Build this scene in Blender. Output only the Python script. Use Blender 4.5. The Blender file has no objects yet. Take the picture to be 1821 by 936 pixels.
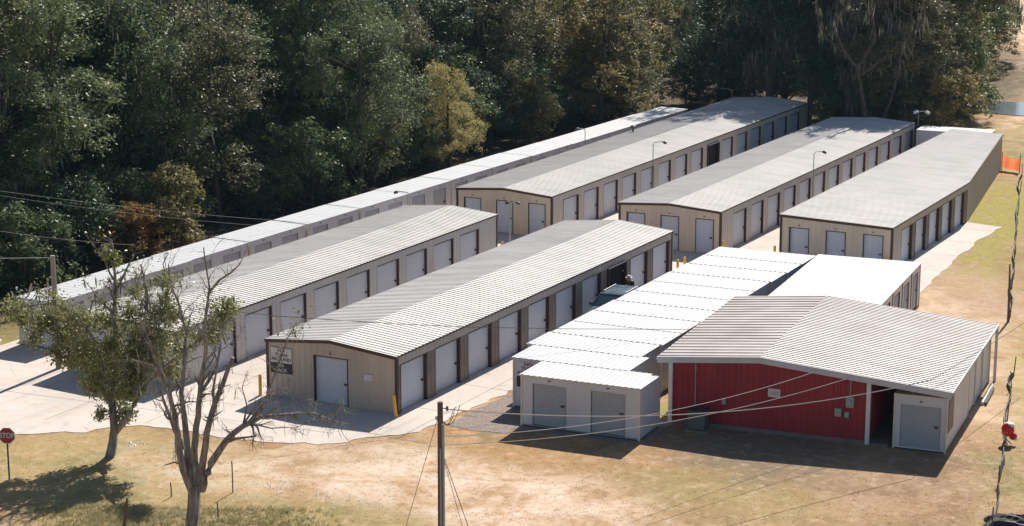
import bpy, bmesh, math, random
import numpy as np
from mathutils import Vector, Matrix
R = math.radians
random.seed(7)
sc = bpy.context.scene
col = sc.collection

# ------------------------------------------------------------------ camera
F = 3527.0; CX, CY = 910.5, 468.0
PITCH = math.atan(772 / F)
YAW = math.atan((2770 - 910.5) / math.hypot(F, 772))
CAM = Vector((42.03582571, -70.83225166, 24.70408159))
cam = bpy.data.objects.new('camera', bpy.data.cameras.new('camera'))
col.objects.link(cam)
cam.location = CAM
cam.rotation_euler = (math.pi / 2 - PITCH, 0, YAW)
cam.data.sensor_width = 36.0
cam.data.lens = F * 36.0 / 1821.0
cam.data.clip_start = 1.0
cam.data.clip_end = 6000.0
sc.camera = cam

# ------------------------------------------------------------------ light
SUN_AZ = R(-5.0)       # measured from +Y towards +X
SUN_EL = R(43.0)
world = bpy.data.worlds.new('World'); sc.world = world; world.use_nodes = True
wn = world.node_tree.nodes; wl = world.node_tree.links; wn.clear()
sky = wn.new('ShaderNodeTexSky'); sky.sky_type = 'NISHITA'; sky.sun_disc = False
sky.sun_elevation = SUN_EL; sky.sun_rotation = SUN_AZ
sky.air_density = 1.0; sky.dust_density = 0.6; sky.ozone_density = 1.2
bg = wn.new('ShaderNodeBackground'); bg.inputs[1].default_value = 0.065
wo = wn.new('ShaderNodeOutputWorld')
wl.new(sky.outputs[0], bg.inputs[0]); wl.new(bg.outputs[0], wo.inputs[0])
sd = bpy.data.lights.new('sun', 'SUN'); sd.energy = 4.9; sd.angle = R(0.5); sd.color = (1.0, 0.94, 0.86)
sun = bpy.data.objects.new('sun', sd); col.objects.link(sun)
sdir = Vector((math.sin(SUN_AZ) * math.cos(SUN_EL), math.cos(SUN_AZ) * math.cos(SUN_EL), math.sin(SUN_EL)))
sun.rotation_euler = sdir.to_track_quat('Z', 'Y').to_euler()
sun.location = (0, 0, 60)
sc.view_settings.view_transform = 'Standard'; sc.view_settings.look = 'None'
sc.view_settings.gamma = 1.0; sc.view_settings.exposure = 0.62
sc.view_settings.use_curve_mapping = False

FW = Vector((-math.sin(YAW) * math.cos(PITCH), math.cos(YAW) * math.cos(PITCH), -math.sin(PITCH)))
RT = Vector((math.cos(YAW), math.sin(YAW), 0)); UP = RT.cross(FW)
FH = Vector((-math.sin(YAW), math.cos(YAW), 0))
def at(x, y, z=0.0):
    r = FW * F + RT * (x - CX) - UP * (y - CY)
    return CAM + r * ((z - CAM.z) / r.z)
def at_d(x, y, base, off=0.0):
    """point seen at photo pixel (x,y) in the upright plane through base (plus off metres further)"""
    r = FW * F + RT * (x - CX) - UP * (y - CY)
    d = (Vector(base) - CAM).dot(FH) + off
    return CAM + r * (d / r.dot(FH))
def pix(P):
    d = Vector(P) - CAM; k = d.dot(FW)
    return CX + F * d.dot(RT) / k, CY - F * d.dot(UP) / k

# ------------------------------------------------------------------ materials
def new_mat(name):
    m = bpy.data.materials.new(name); m.use_nodes = True
    nt = m.node_tree; nt.nodes.clear()
    out = nt.nodes.new('ShaderNodeOutputMaterial')
    return m, nt, out
def lin(c): return (c[0], c[1], c[2], 1.0)
def math_node(nt, op, a, b=None, clamp=False):
    n = nt.nodes.new('ShaderNodeMath'); n.operation = op; n.use_clamp = clamp
    for i, v in enumerate((a, b)):
        if v is None: continue
        if isinstance(v, (int, float)): n.inputs[i].default_value = v
        else: nt.links.new(v, n.inputs[i])
    return n.outputs[0]
def noise(nt, vec, scale, detail=4, rough=0.55, dist=0.0):
    n = nt.nodes.new('ShaderNodeTexNoise'); n.inputs['Scale'].default_value = scale
    n.inputs['Detail'].default_value = detail; n.inputs['Roughness'].default_value = rough
    n.inputs['Distortion'].default_value = dist
    if vec is not None: nt.links.new(vec, n.inputs['Vector'])
    return n.outputs[0]
def mrange(nt, v, a, b, c=0.0, d=1.0, smooth=True):
    n = nt.nodes.new('ShaderNodeMapRange'); n.interpolation_type = 'SMOOTHSTEP' if smooth else 'LINEAR'
    nt.links.new(v, n.inputs[0])
    for i, x in enumerate((a, b, c, d)): n.inputs[i + 1].default_value = x
    return n.outputs[0]
def mixc(nt, fac, a, b):
    n = nt.nodes.new('ShaderNodeMix'); n.data_type = 'RGBA'
    if isinstance(fac, (int, float)): n.inputs[0].default_value = fac
    else: nt.links.new(fac, n.inputs[0])
    for i, v in ((6, a), (7, b)):
        if isinstance(v, (tuple, list)): n.inputs[i].default_value = lin(v)
        else: nt.links.new(v, n.inputs[i])
    return n.outputs[2]
def objco(nt, scale=(1, 1, 1)):
    t = nt.nodes.new('ShaderNodeTexCoord'); m = nt.nodes.new('ShaderNodeMapping')
    m.inputs['Scale'].default_value = scale
    nt.links.new(t.outputs['Object'], m.inputs[0]); return m.outputs[0]
def bump(nt, h, strength=0.3, dist=0.02):
    n = nt.nodes.new('ShaderNodeBump'); n.inputs['Strength'].default_value = strength
    n.inputs['Distance'].default_value = dist; nt.links.new(h, n.inputs['Height']); return n.outputs[0]
def principled(nt, out, colr, rough=0.6, metal=0.0, normal=None, spec=0.5):
    p = nt.nodes.new('ShaderNodeBsdfPrincipled')
    if isinstance(colr, (tuple, list)): p.inputs['Base Color'].default_value = lin(colr)
    else: nt.links.new(colr, p.inputs['Base Color'])
    if isinstance(rough, (int, float)): p.inputs['Roughness'].default_value = rough
    else: nt.links.new(rough, p.inputs['Roughness'])
    p.inputs['Metallic'].default_value = metal
    p.inputs['Specular IOR Level'].default_value = spec
    if normal is not None: nt.links.new(normal, p.inputs['Normal'])
    nt.links.new(p.outputs[0], out.inputs[0]); return p
def paint(name, c, rough=0.5, metal=0.0, dirt=0.18, dscale=1.2, stretch=(1, 1, 1), dcol=None, spec=0.4, bmp=0.0):
    m, nt, out = new_mat(name)
    v = objco(nt, stretch)
    n1 = noise(nt, v, dscale, 6, 0.6)
    f = mrange(nt, n1, 0.38, 0.72)
    f = math_node(nt, 'MULTIPLY', f, dirt)
    dc = dcol or (c[0] * 0.55, c[1] * 0.5, c[2] * 0.45)
    cc = mixc(nt, f, c, dc)
    n2 = noise(nt, v, dscale * 14, 3, 0.6)
    f2 = math_node(nt, 'MULTIPLY', mrange(nt, n2, 0.45, 0.8), dirt * 0.6)
    cc = mixc(nt, f2, cc, dc)
    nrm = bump(nt, n2, bmp, 0.02) if bmp else None
    rr = mrange(nt, n1, 0.2, 0.8, rough - 0.08, rough + 0.1)
    principled(nt, out, cc, rr, metal, nrm, spec)
    return m

M = {}
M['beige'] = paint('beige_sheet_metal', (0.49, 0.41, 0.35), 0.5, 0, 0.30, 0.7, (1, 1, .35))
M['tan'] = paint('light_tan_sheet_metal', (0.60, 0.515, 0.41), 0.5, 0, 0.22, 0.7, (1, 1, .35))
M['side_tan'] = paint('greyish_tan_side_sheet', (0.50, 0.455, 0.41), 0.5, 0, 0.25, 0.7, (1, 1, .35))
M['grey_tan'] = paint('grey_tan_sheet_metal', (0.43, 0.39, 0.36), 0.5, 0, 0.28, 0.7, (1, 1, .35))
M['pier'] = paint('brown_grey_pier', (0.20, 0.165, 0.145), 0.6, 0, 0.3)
M['brown'] = paint('dark_brown_trim', (0.055, 0.028, 0.020), 0.5, 0, 0.2)
M['roller'] = paint('pale_grey_roller_door', (0.53, 0.57, 0.65), 0.42, 0, 0.16, 0.6)
M['roller_grey'] = paint('grey_roller_door', (0.36, 0.38, 0.41), 0.45, 0, 0.16, 0.6)
M['white_wall'] = paint('white_container_wall', (0.56, 0.56, 0.61), 0.45, 0, 0.22, 0.7, (1, 1, .4), (0.40, 0.36, 0.32))
M['white_roof'] = paint('white_container_roof', (0.46, 0.465, 0.46), 0.55, 0, 0.4, 0.7, (1, 1, 1), (0.55, 0.53, 0.50))
M['w_roof'] = paint('pale_grey_container_roof', (0.50, 0.51, 0.52), 0.5, 0, 0.3, 0.5, (1, 1, 1), (0.42, 0.41, 0.40))
M['cream'] = paint('cream_corner_post', (0.62, 0.57, 0.48), 0.5, 0, 0.35, 2.0, (1, 1, .3), (0.28, 0.2, 0.13))
M['black'] = paint('black_rubber', (0.02, 0.02, 0.022), 0.6, 0, 0.2)
M['dark_metal'] = paint('dark_metal', (0.07, 0.07, 0.075), 0.5, 0.3, 0.2)
M['grey_metal'] = paint('grey_metal', (0.33, 0.34, 0.35), 0.45, 0.5, 0.25)
M['conduit'] = paint('grey_blue_conduit', (0.30, 0.36, 0.42), 0.45, 0.2, 0.2)
M['yellow'] = paint('yellow_paint', (0.78, 0.46, 0.045), 0.5, 0, 0.3, 3.0)
M['red_wall'] = paint('red_sheet_metal', (0.31, 0.024, 0.034), 0.5, 0, 0.3, 0.8, (1, 1, .35), (0.12, 0.015, 0.02))
M['sign_white'] = paint('white_sign', (0.60, 0.57, 0.58), 0.5, 0, 0.12, 2.0)
M['sign_black'] = paint('black_sign', (0.02, 0.016, 0.016), 0.5, 0, 0.1)
M['stop_red'] = paint('stop_sign_red', (0.36, 0.035, 0.04), 0.5, 0, 0.15, 3.0)
M['wood'] = paint('weathered_pole_wood', (0.13, 0.105, 0.085), 0.85, 0, 0.5, 2.0, (4, 4, .4), (0.05, 0.04, 0.03))
M['wood_pale'] = paint('pale_pole_wood', (0.30, 0.25, 0.21), 0.85, 0, 0.4, 2.0, (4, 4, .4))
M['plywood'] = paint('brown_plywood', (0.27, 0.21, 0.155), 0.8, 0, 0.3, 2.0, (1, 1, .5))
M['rust'] = paint('rusty_panel', (0.24, 0.12, 0.075), 0.8, 0, 0.5, 2.0)
M['ac'] = paint('grey_green_cabinet', (0.13, 0.15, 0.145), 0.55, 0.1, 0.2, 2.0)
M['box_grey'] = paint('grey_utility_box', (0.34, 0.37, 0.33), 0.5, 0.1, 0.2, 2.0)
M['wire'] = paint('wire_grey', (0.42, 0.40, 0.38), 0.5, 0, 0.1)
M['wire_dark'] = paint('wire_dark', (0.09, 0.085, 0.08), 0.5, 0, 0.1)
M['orange'] = paint('orange_barrier_cloth', (0.80, 0.20, 0.07), 0.7, 0, 0.25, 3.0)
m_, nt_, out_ = new_mat('orange_barrier_cloth_lit'); p_ = nt_.nodes.new('ShaderNodeBsdfDiffuse'); t_ = nt_.nodes.new('ShaderNodeBsdfTranslucent'); x_ = nt_.nodes.new('ShaderNodeMixShader')
p_.inputs[0].default_value = (0.85, 0.25, 0.10, 1); t_.inputs[0].default_value = (0.85, 0.25, 0.10, 1); x_.inputs[0].default_value = .5
nt_.links.new(p_.outputs[0], x_.inputs[1]); nt_.links.new(t_.outputs[0], x_.inputs[2]); nt_.links.new(x_.outputs[0], out_.inputs[0]); M['orange'] = m_
M['silt'] = paint('black_silt_fabric', (0.018, 0.017, 0.018), 0.7, 0, 0.3, 3.0, (1, 1, 1), (0.07, 0.055, 0.04))
M['red_plastic'] = paint('red_plastic', (0.55, 0.012, 0.012), 0.35, 0, 0.1, 3.0)
M['pvc'] = paint('white_pvc', (0.68, 0.66, 0.62), 0.4, 0, 0.2, 3.0)
M['bone'] = paint('white_litter', (0.75, 0.72, 0.68), 0.6, 0, 0.1)
M['lamp'] = paint('white_lamp_housing', (0.72, 0.72, 0.72), 0.4, 0, 0.1)
M['floor_in'] = paint('unit_interior', (0.12, 0.12, 0.13), 0.8, 0, 0.2)

def roof_mat(name, c, dirt, dcol, rough=0.42, metal=0.25):
    m, nt, out = new_mat(name)
    # stains run down the slope (local X), panel-to-panel variation along Y
    n1 = noise(nt, objco(nt, (0.25, 1.6, 1)), 1.3, 6, 0.65)
    n2 = noise(nt, objco(nt, (0.12, 0.9, 1)), 1.0, 3, 0.5)
    n3 = noise(nt, objco(nt, (1, 1, 1)), 0.35, 4, 0.55)
    f = math_node(nt, 'MULTIPLY', mrange(nt, n1, 0.42, 0.75), dirt)
    g = math_node(nt, 'MULTIPLY', mrange(nt, n3, 0.40, 0.70), dirt * 0.7)
    cc = mixc(nt, f, c, dcol); cc = mixc(nt, g, cc, dcol)
    h = math_node(nt, 'MULTIPLY', mrange(nt, n2, 0.35, 0.65), 0.25)
    cc = mixc(nt, h, cc, (c[0] * 1.12, c[1] * 1.12, c[2] * 1.12))
    # panel-to-panel tone and rusty fastener lines across the slope
    wn_ = nt.nodes.new('ShaderNodeTexWhiteNoise'); wn_.noise_dimensions = '1D'
    sx_ = nt.nodes.new('ShaderNodeSeparateXYZ'); nt.links.new(objco(nt), sx_.inputs[0])
    nt.links.new(math_node(nt, 'FLOOR', math_node(nt, 'DIVIDE', sx_.outputs[1], 0.915)), wn_.inputs['W'])
    cc = mixc(nt, math_node(nt, 'MULTIPLY', wn_.outputs['Value'], 0.16), cc, dcol)
    fr = math_node(nt, 'FRACT', math_node(nt, 'DIVIDE', sx_.outputs[0], 1.52))
    ln_ = math_node(nt, 'LESS_THAN', fr, 0.022)
    n5 = noise(nt, objco(nt, (1, 3, 1)), 2.0, 3, .6)
    cc = mixc(nt, math_node(nt, 'MULTIPLY', math_node(nt, 'MULTIPLY', ln_, mrange(nt, n5, .35, .65)), 0.5), cc, (0.22, 0.16, 0.13))
    principled(nt, out, cc, rough, metal, None, 0.4)
    return m
M['roof'] = roof_mat('galvanised_roof', (0.545, 0.505, 0.48), 0.75, (0.35, 0.36, 0.33), .55, .03)
M['roof_stained'] = roof_mat('stained_galvanised_roof', (0.43, 0.385, 0.36), 0.9, (0.21, 0.17, 0.155), .5, .08)
M['roof_red'] = roof_mat('galvanised_roof_over_red_building', (0.47, 0.435, 0.41), 0.6, (0.29, 0.245, 0.22), .5, .08)
M['fascia'] = paint('grey_white_fascia', (0.50, 0.50, 0.53), 0.5, 0, 0.2, 1.0)

def concrete():
    m, nt, out = new_mat('concrete_drive')
    v = objco(nt)
    n1 = noise(nt, v, 0.16, 6, 0.6, 0.4); n2 = noise(nt, v, 1.3, 8, 0.7); n3 = noise(nt, v, 14, 3, 0.6)
    cc = mixc(nt, mrange(nt, n1, 0.35, 0.7), (0.58, 0.51, 0.455), (0.48, 0.42, 0.375))
    cc = mixc(nt, math_node(nt, 'MULTIPLY', mrange(nt, n2, 0.5, 0.75), 0.45), cc, (0.33, 0.28, 0.24))
    cc = mixc(nt, math_node(nt, 'MULTIPLY', mrange(nt, n3, 0.45, 0.8), 0.22), cc, (0.30, 0.26, 0.23))
    n4 = noise(nt, objco(nt, (1.6, .12, 1)), 1.0, 5, 0.7)
    cc = mixc(nt, math_node(nt, 'MULTIPLY', mrange(nt, n4, 0.52, 0.72), 0.35), cc, (0.26, 0.23, 0.20))
    n5 = noise(nt, v, 0.55, 3, 0.5, 1.5)
    cc = mixc(nt, math_node(nt, 'MULTIPLY', mrange(nt, n5, 0.62, 0.74), 0.45), cc, (0.24, 0.21, 0.185))
    n6 = noise(nt, objco(nt, (.9, 2.2, 1)), 0.5, 8, 0.75)
    cc = mixc(nt, math_node(nt, 'MULTIPLY', mrange(nt, n6, 0.50, 0.62), 0.3), cc, (0.52, 0.40, 0.30))
    principled(nt, out, cc, 0.85, 0, bump(nt, n2, 0.15, 0.02), 0.2); return m
M['concrete'] = concrete()
def gravel_m():
    m, nt, out = new_mat('gravel')
    v = objco(nt)
    vo = nt.nodes.new('ShaderNodeTexVoronoi'); vo.inputs['Scale'].default_value = 14; nt.links.new(v, vo.inputs['Vector'])
    n1 = noise(nt, v, 1.5, 5)
    cc = mixc(nt, mrange(nt, vo.outputs['Distance'], 0.0, 0.7), (0.42, 0.36, 0.32), (0.20, 0.165, 0.14))
    cc = mixc(nt, math_node(nt, 'MULTIPLY', mrange(nt, n1, 0.4, 0.7), 0.5), cc, (0.30, 0.22, 0.16))
    principled(nt, out, cc, 0.95, 0, bump(nt, vo.outputs['Distance'], 0.8, 0.04), 0.1); return m
M['gravel'] = gravel_m()

def ground_m():
    m, nt, out = new_mat('dry_ground')
    g = nt.nodes.new('ShaderNodeNewGeometry'); P = g.outputs['Position']
    nbig = noise(nt, P, 0.10, 6, 0.6, 0.6)
    nmid = noise(nt, P, 0.45, 8, 0.64, 0.5)
    nfine = noise(nt, P, 1.7, 9, 0.66, 0.15)
    ntiny = noise(nt, P, 11.0, 4, 0.7)
    def blob(cx, cy, rx, ry, soft=0.5, ang=0.0, wob=0.9):
        mp = nt.nodes.new('ShaderNodeMapping'); mp.vector_type = 'TEXTURE'
        mp.inputs['Location'].default_value = (cx, cy, 0); mp.inputs['Rotation'].default_value = (0, 0, ang)
        mp.inputs['Scale'].default_value = (rx, ry, 1e6)
        nt.links.new(P, mp.inputs[0])
        l = nt.nodes.new('ShaderNodeVectorMath'); l.operation = 'LENGTH'; nt.links.new(mp.outputs[0], l.inputs[0])
        w = math_node(nt, 'MULTIPLY', math_node(nt, 'SUBTRACT', nmid, 0.5), wob * 2)
        v = math_node(nt, 'ADD', l.outputs['Value'], w)
        return mrange(nt, v, 1.0 + soft, 1.0 - soft, 0.0, 1.0)
    nsw = noise(nt, P, 0.30, 7, 0.62, 1.1)
    tan = mixc(nt, mrange(nt, nmid, 0.38, 0.60), (0.46, 0.30, 0.175), (0.33, 0.195, 0.095))
    tan = mixc(nt, mrange(nt, nsw, 0.50, 0.66), tan, (0.25, 0.17, 0.085))
    cc = mixc(nt, mrange(nt, nbig, 0.46, 0.62), tan, (0.29, 0.20, 0.095))
    pale = mixc(nt, mrange(nt, nsw, 0.42, 0.62), (0.70, 0.56, 0.45), (0.45, 0.29, 0.165))
    pale = mixc(nt, mrange(nt, nfine, 0.46, 0.66), pale, (0.58, 0.43, 0.32))
    olive = mixc(nt, mrange(nt, nsw, 0.40, 0.60), (0.23, 0.20, 0.08), (0.36, 0.265, 0.13))
    green = mixc(nt, mrange(nt, nfine, 0.38, 0.62), (0.32, 0.29, 0.06), (0.25, 0.20, 0.075))
    brown = mixc(nt, mrange(nt, nsw, 0.38, 0.62), (0.25, 0.155, 0.09), (0.38, 0.25, 0.155))
    sand = mixc(nt, mrange(nt, nsw, 0.38, 0.62), (0.64, 0.48, 0.34), (0.40, 0.26, 0.15))
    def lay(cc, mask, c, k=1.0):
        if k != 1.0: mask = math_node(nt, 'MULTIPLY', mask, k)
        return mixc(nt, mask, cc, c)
    cc = lay(cc, blob(-6.5, -12, 7.5, 5.0, .5), olive, .95)          # left lawn
    cc = lay(cc, blob(-1.5, -9.8, 5.0, 2.2, .55), pale, .6)
    cc = lay(cc, blob(6.5, -6.8, 6.5, 3.8, .6), pale, .8)           # bare sandy patch, centre front
    cc = lay(cc, blob(13.5, -9.5, 5.5, 3.0, .6), pale, .55)
    cc = lay(cc, blob(7.0, -2.6, 4.0, 1.0, .5), (0.34, 0.20, 0.085), .75)
    cc = lay(cc, blob(4.5, -12.5, 4.0, 2.0, .5), olive, .75)
    cc = lay(cc, blob(18.0, -3.4, 6.0, 2.0, .6), olive, .6)         # right front lawn
    cc = lay(cc, blob(18.0, 3.0, 8.0, 4.0, .4), (0.19, 0.145, 0.10), .85)  # darker brown ground before the red wall
    cc = lay(cc, blob(22.5, 2.0, 4.0, 8.0, .5, R(14)), brown, .8)
    cc = lay(cc, blob(23.2, 15.0, 4.5, 7.0, .5, R(14)), sand, .7)
    cc = lay(cc, blob(17.2, 32.0, 4.2, 10.0, .4, R(14)), sand, .85)
    cc = lay(cc, blob(16.2, 38.0, 3.2, 10.0, .5, R(14)), brown, .5)
    cc = lay(cc, blob(14.0, 54.0, 5.0, 16.0, .4, R(14)), green, 1.0)
    cc = lay(cc, blob(16.8, 44.0, 1.6, 7.0, .5, R(14)), brown, .6)
    cc = lay(cc, blob(26.5, 20.0, 4.5, 14.0, .4, R(14)), green, .7)
    cc = lay(cc, blob(27.5, 4.0, 3.0, 7.0, .5, R(14)), olive, .8)
    cc = lay(cc, blob(10.2, 5.5, .6, 3.0, .4, 0, .4), green, 1.0)
    cc = lay(cc, blob(2.0, -14.8, 4.5, 1.6, .5), olive, .6)
    cc = lay(cc, blob(-25, 4, 4.0, 5.0, .4), green, .8)
    cc = lay(cc, blob(-22, -1.0, 3.0, 2.6, .4), sand, .8)
    cc = lay(cc, blob(7.0, 86, 11, 14, .4), olive, .85)
    cc = lay(cc, blob(-8.0, 165, 18, 62, .3, R(14)), sand, 1.0)      # far sandy bank
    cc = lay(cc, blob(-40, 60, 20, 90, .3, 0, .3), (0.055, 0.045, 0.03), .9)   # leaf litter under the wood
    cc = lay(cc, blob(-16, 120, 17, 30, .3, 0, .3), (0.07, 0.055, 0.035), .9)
    # fine mottling
    cc = lay(cc, mrange(nt, nfine, 0.50, 0.66), (0.56, 0.43, 0.31), .38)
    nf2 = noise(nt, P, 3.6, 6, 0.7)
    cc = lay(cc, mrange(nt, nf2, 0.52, 0.68), (0.20, 0.135, 0.07), .42)
    cc = lay(cc, mrange(nt, ntiny, 0.52, 0.75), (0.20, 0.14, 0.08), .28)
    h = math_node(nt, 'ADD', math_node(nt, 'ADD', nfine, nsw), math_node(nt, 'MULTIPLY', ntiny, 0.5))
    principled(nt, out, cc, 0.95, 0, bump(nt, h, 0.30, 0.08), 0.1)
    return m
M['ground'] = ground_m()

def leaf_mat(name, cols, trans=0.35, rough=0.52, hue_obj=0.25):
    m, nt, out = new_mat(name)
    g = nt.nodes.new('ShaderNodeNewGeometry'); oi = nt.nodes.new('ShaderNodeObjectInfo')
    r = nt.nodes.new('ShaderNodeValToRGB'); r.color_ramp.interpolation = 'LINEAR'
    n = noise(nt, objco(nt), 0.45, 2, 0.5)
    v = math_node(nt, 'ADD', math_node(nt, 'MULTIPLY', g.outputs['Random Per Island'], 0.45),
                  math_node(nt, 'ADD', math_node(nt, 'MULTIPLY', n, 0.5), math_node(nt, 'MULTIPLY', oi.outputs['Random'], hue_obj)))
    v = math_node(nt, 'DIVIDE', v, 0.95 + hue_obj)
    nt.links.new(v, r.inputs[0])
    els = r.color_ramp.elements
    for i, c in enumerate(cols):
        p = 0.15 + 0.7 * i / (len(cols) - 1)
        e = els[i] if i < 2 else els.new(p)
        e.position = p; e.color = lin(c)
    p = nt.nodes.new('ShaderNodeBsdfPrincipled'); p.inputs['Roughness'].default_value = rough
    p.inputs['Specular IOR Level'].default_value = 0.3
    t = nt.nodes.new('ShaderNodeBsdfTranslucent'); mx = nt.nodes.new('ShaderNodeMixShader')
    mx.inputs[0].default_value = trans
    tc = mixc(nt, 0.3, r.outputs[0], (0.12, 0.14, 0.03))
    nt.links.new(r.outputs[0], p.inputs['Base Color']); nt.links.new(tc, t.inputs[0])
    nt.links.new(p.outputs[0], mx.inputs[1]); nt.links.new(t.outputs[0], mx.inputs[2]); nt.links.new(mx.outputs[0], out.inputs[0])
    return m
L = {}
L['dark'] = leaf_mat('leaves_dark_green', [(0.049, 0.082, 0.054), (0.082, 0.130, 0.069), (0.141, 0.191, 0.095)], .25)
L['olive'] = leaf_mat('leaves_olive', [(0.100, 0.104, 0.061), (0.176, 0.167, 0.091), (0.267, 0.242, 0.133)], .3)
L['mid'] = leaf_mat('leaves_mid_green', [(0.077, 0.126, 0.063), (0.146, 0.188, 0.083), (0.232, 0.251, 0.118)], .32)
L['yellow'] = leaf_mat('leaves_yellow_green', [(0.157, 0.149, 0.062), (0.260, 0.227, 0.093), (0.374, 0.286, 0.142)], .5)
L['gold'] = leaf_mat('leaves_gold_brown', [(0.345, 0.296, 0.108), (0.489, 0.429, 0.159), (0.661, 0.578, 0.259)], .4)
L['orange'] = leaf_mat('leaves_orange', [(0.153, 0.085, 0.025), (0.289, 0.145, 0.034), (0.357, 0.221, 0.051)], .4)
L['front'] = leaf_mat('leaves_roadside_tree', [(0.174, 0.192, 0.084), (0.305, 0.313, 0.129), (0.551, 0.512, 0.234)], .35, .42)
L['moss'] = leaf_mat('hanging_moss', [(0.120, 0.114, 0.096), (0.204, 0.192, 0.162), (0.300, 0.282, 0.240)], .3, .8)
L['blade'] = leaf_mat('grass_blades', [(0.20, 0.13, 0.06), (0.34, 0.24, 0.12), (0.30, 0.27, 0.09)], .3, .7, 0)
L['greenblade'] = leaf_mat('green_grass_blades', [(0.30, 0.26, 0.11), (0.44, 0.39, 0.19), (0.66, 0.61, 0.44)], .3, .6, 0)
def bark(name, c1, c2):
    m, nt, out = new_mat(name)
    n = noise(nt, objco(nt, (3, 3, .5)), 3.0, 6, 0.7)
    cc = mixc(nt, mrange(nt, n, 0.35, 0.65), c1, c2)
    principled(nt, out, cc, 0.9, 0, bump(nt, n, 0.8, 0.05), 0.1); return m
M['bark'] = bark('bark_grey_brown', (0.12, 0.10, 0.085), (0.05, 0.04, 0.032))
M['bark_dead'] = bark('bark_dead_grey', (0.33, 0.305, 0.28), (0.12, 0.105, 0.093))
M['bark_pale'] = bark('bark_pale', (0.24, 0.20, 0.17), (0.13, 0.105, 0.09))

# ------------------------------------------------------------------ object helpers
def tag(o, label=None, cat=None, group=None, kind=None):
    if label: o['label'] = label
    if cat: o['category'] = cat
    if group: o['group'] = group
    if kind: o['kind'] = kind
    return o
def empty(name, loc, rz=0, label=None, cat=None, group=None):
    o = bpy.data.objects.new(name, None); col.objects.link(o)
    o.location = loc; o.rotation_euler = (0, 0, rz); o.empty_display_size = 0.3
    return tag(o, label, cat, group)
class MB:
    """collects shapes, then links them as one mesh object"""
    def __init__(s): s.v = []; s.f = []; s.mi = []; s.cur = 0
    def add(s, vs, fs):
        b = len(s.v); s.v += [tuple(v) for v in vs]
        s.f += [tuple(b + i for i in f) for f in fs]; s.mi += [s.cur] * len(fs)
    def box(s, x0, x1, y0, y1, z0, z1):
        s.add([(x0, y0, z0), (x1, y0, z0), (x1, y1, z0), (x0, y1, z0), (x0, y0, z1), (x1, y0, z1), (x1, y1, z1), (x0, y1, z1)],
              [(0, 3, 2, 1), (4, 5, 6, 7), (0, 1, 5, 4), (1, 2, 6, 5), (2, 3, 7, 6), (3, 0, 4, 7)])
    def beam(s, p, q, w, h):
        """square bar from p to q"""
        p, q = Vector(p), Vector(q); d = (q - p).normalized()
        a = Vector((0, 0, 1)) if abs(d.z) < .95 else Vector((1, 0, 0))
        e1 = d.cross(a).normalized() * w / 2; e2 = d.cross(e1).normalized() * h / 2
        vs = [p - e1 - e2, p + e1 - e2, p + e1 + e2, p - e1 + e2]; vs += [v + (q - p) for v in vs]
        s.add(vs, [(0, 1, 2, 3), (7, 6, 5, 4), (0, 4, 5, 1), (1, 5, 6, 2), (2, 6, 7, 3), (3, 7, 4, 0)])
    def tube(s, pts, rad, n=6, cap=True):
        pts = [Vector(p) for p in pts]
        if isinstance(rad, (int, float)): rad = [rad] * len(pts)
        b = len(s.v); m = len(pts)
        up = Vector((0.13, 0.27, 0.95)).normalized()
        for i, p in enumerate(pts):
            d = (pts[min(i + 1, m - 1)] - pts[max(i - 1, 0)])
            d = d.normalized() if d.length > 1e-9 else Vector((0, 0, 1))
            a = up if abs(d.dot(up)) < .93 else Vector((1, 0, 0))
            e1 = d.cross(a).normalized(); e2 = d.cross(e1)
            for k in range(n):
                t = 2 * math.pi * k / n
                s.v.append(tuple(p + (e1 * math.cos(t) + e2 * math.sin(t)) * rad[i]))
        for i in range(m - 1):
            for k in range(n):
                k2 = (k + 1) % n
                s.f.append((b + i * n + k, b + i * n + k2, b + (i + 1) * n + k2, b + (i + 1) * n + k)); s.mi.append(s.cur)
        if cap:
            s.f.append(tuple(b + k for k in reversed(range(n)))); s.mi.append(s.cur)
            s.f.append(tuple(b + (m - 1) * n + k for k in range(n))); s.mi.append(s.cur)
    def build(s, name, mats, parent=None, smooth=False):
        me = bpy.data.meshes.new(name); me.from_pydata(s.v, [], s.f)
        if not isinstance(mats, (list, tuple)): mats = [mats]
        for m in mats: me.materials.append(m)
        if len(mats) > 1: me.polygons.foreach_set('material_index', s.mi)
        if smooth: me.polygons.foreach_set('use_smooth', [True] * len(me.polygons))
        me.update()
        o = bpy.data.objects.new(name, me); col.objects.link(o)
        if parent: o.parent = parent
        return o
def np_mesh(name, V, nper, mat):
    """V: (k*nper,3) array, each nper consecutive vertices one face"""
    me = bpy.data.meshes.new(name); nv = len(V); nf = nv // nper
    me.vertices.add(nv); me.vertices.foreach_set('co', np.asarray(V, dtype=np.float32).ravel())
    me.loops.add(nv); me.loops.foreach_set('vertex_index', np.arange(nv, dtype=np.int32))
    me.polygons.add(nf); me.polygons.foreach_set('loop_start', np.arange(0, nv, nper, dtype=np.int32))
    me.polygons.foreach_set('loop_total', np.full(nf, nper, dtype=np.int32))
    me.materials.append(mat); me.update(calc_edges=True); return me
def link(name, me, parent=None):
    o = bpy.data.objects.new(name, me); col.objects.link(o)
    if parent: o.parent = parent
    return o
def copy_tree(o, parent=None):
    c = o.copy(); col.objects.link(c)
    if parent: c.parent = parent
    for ch in o.children: copy_tree(ch, c)
    return c
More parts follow.
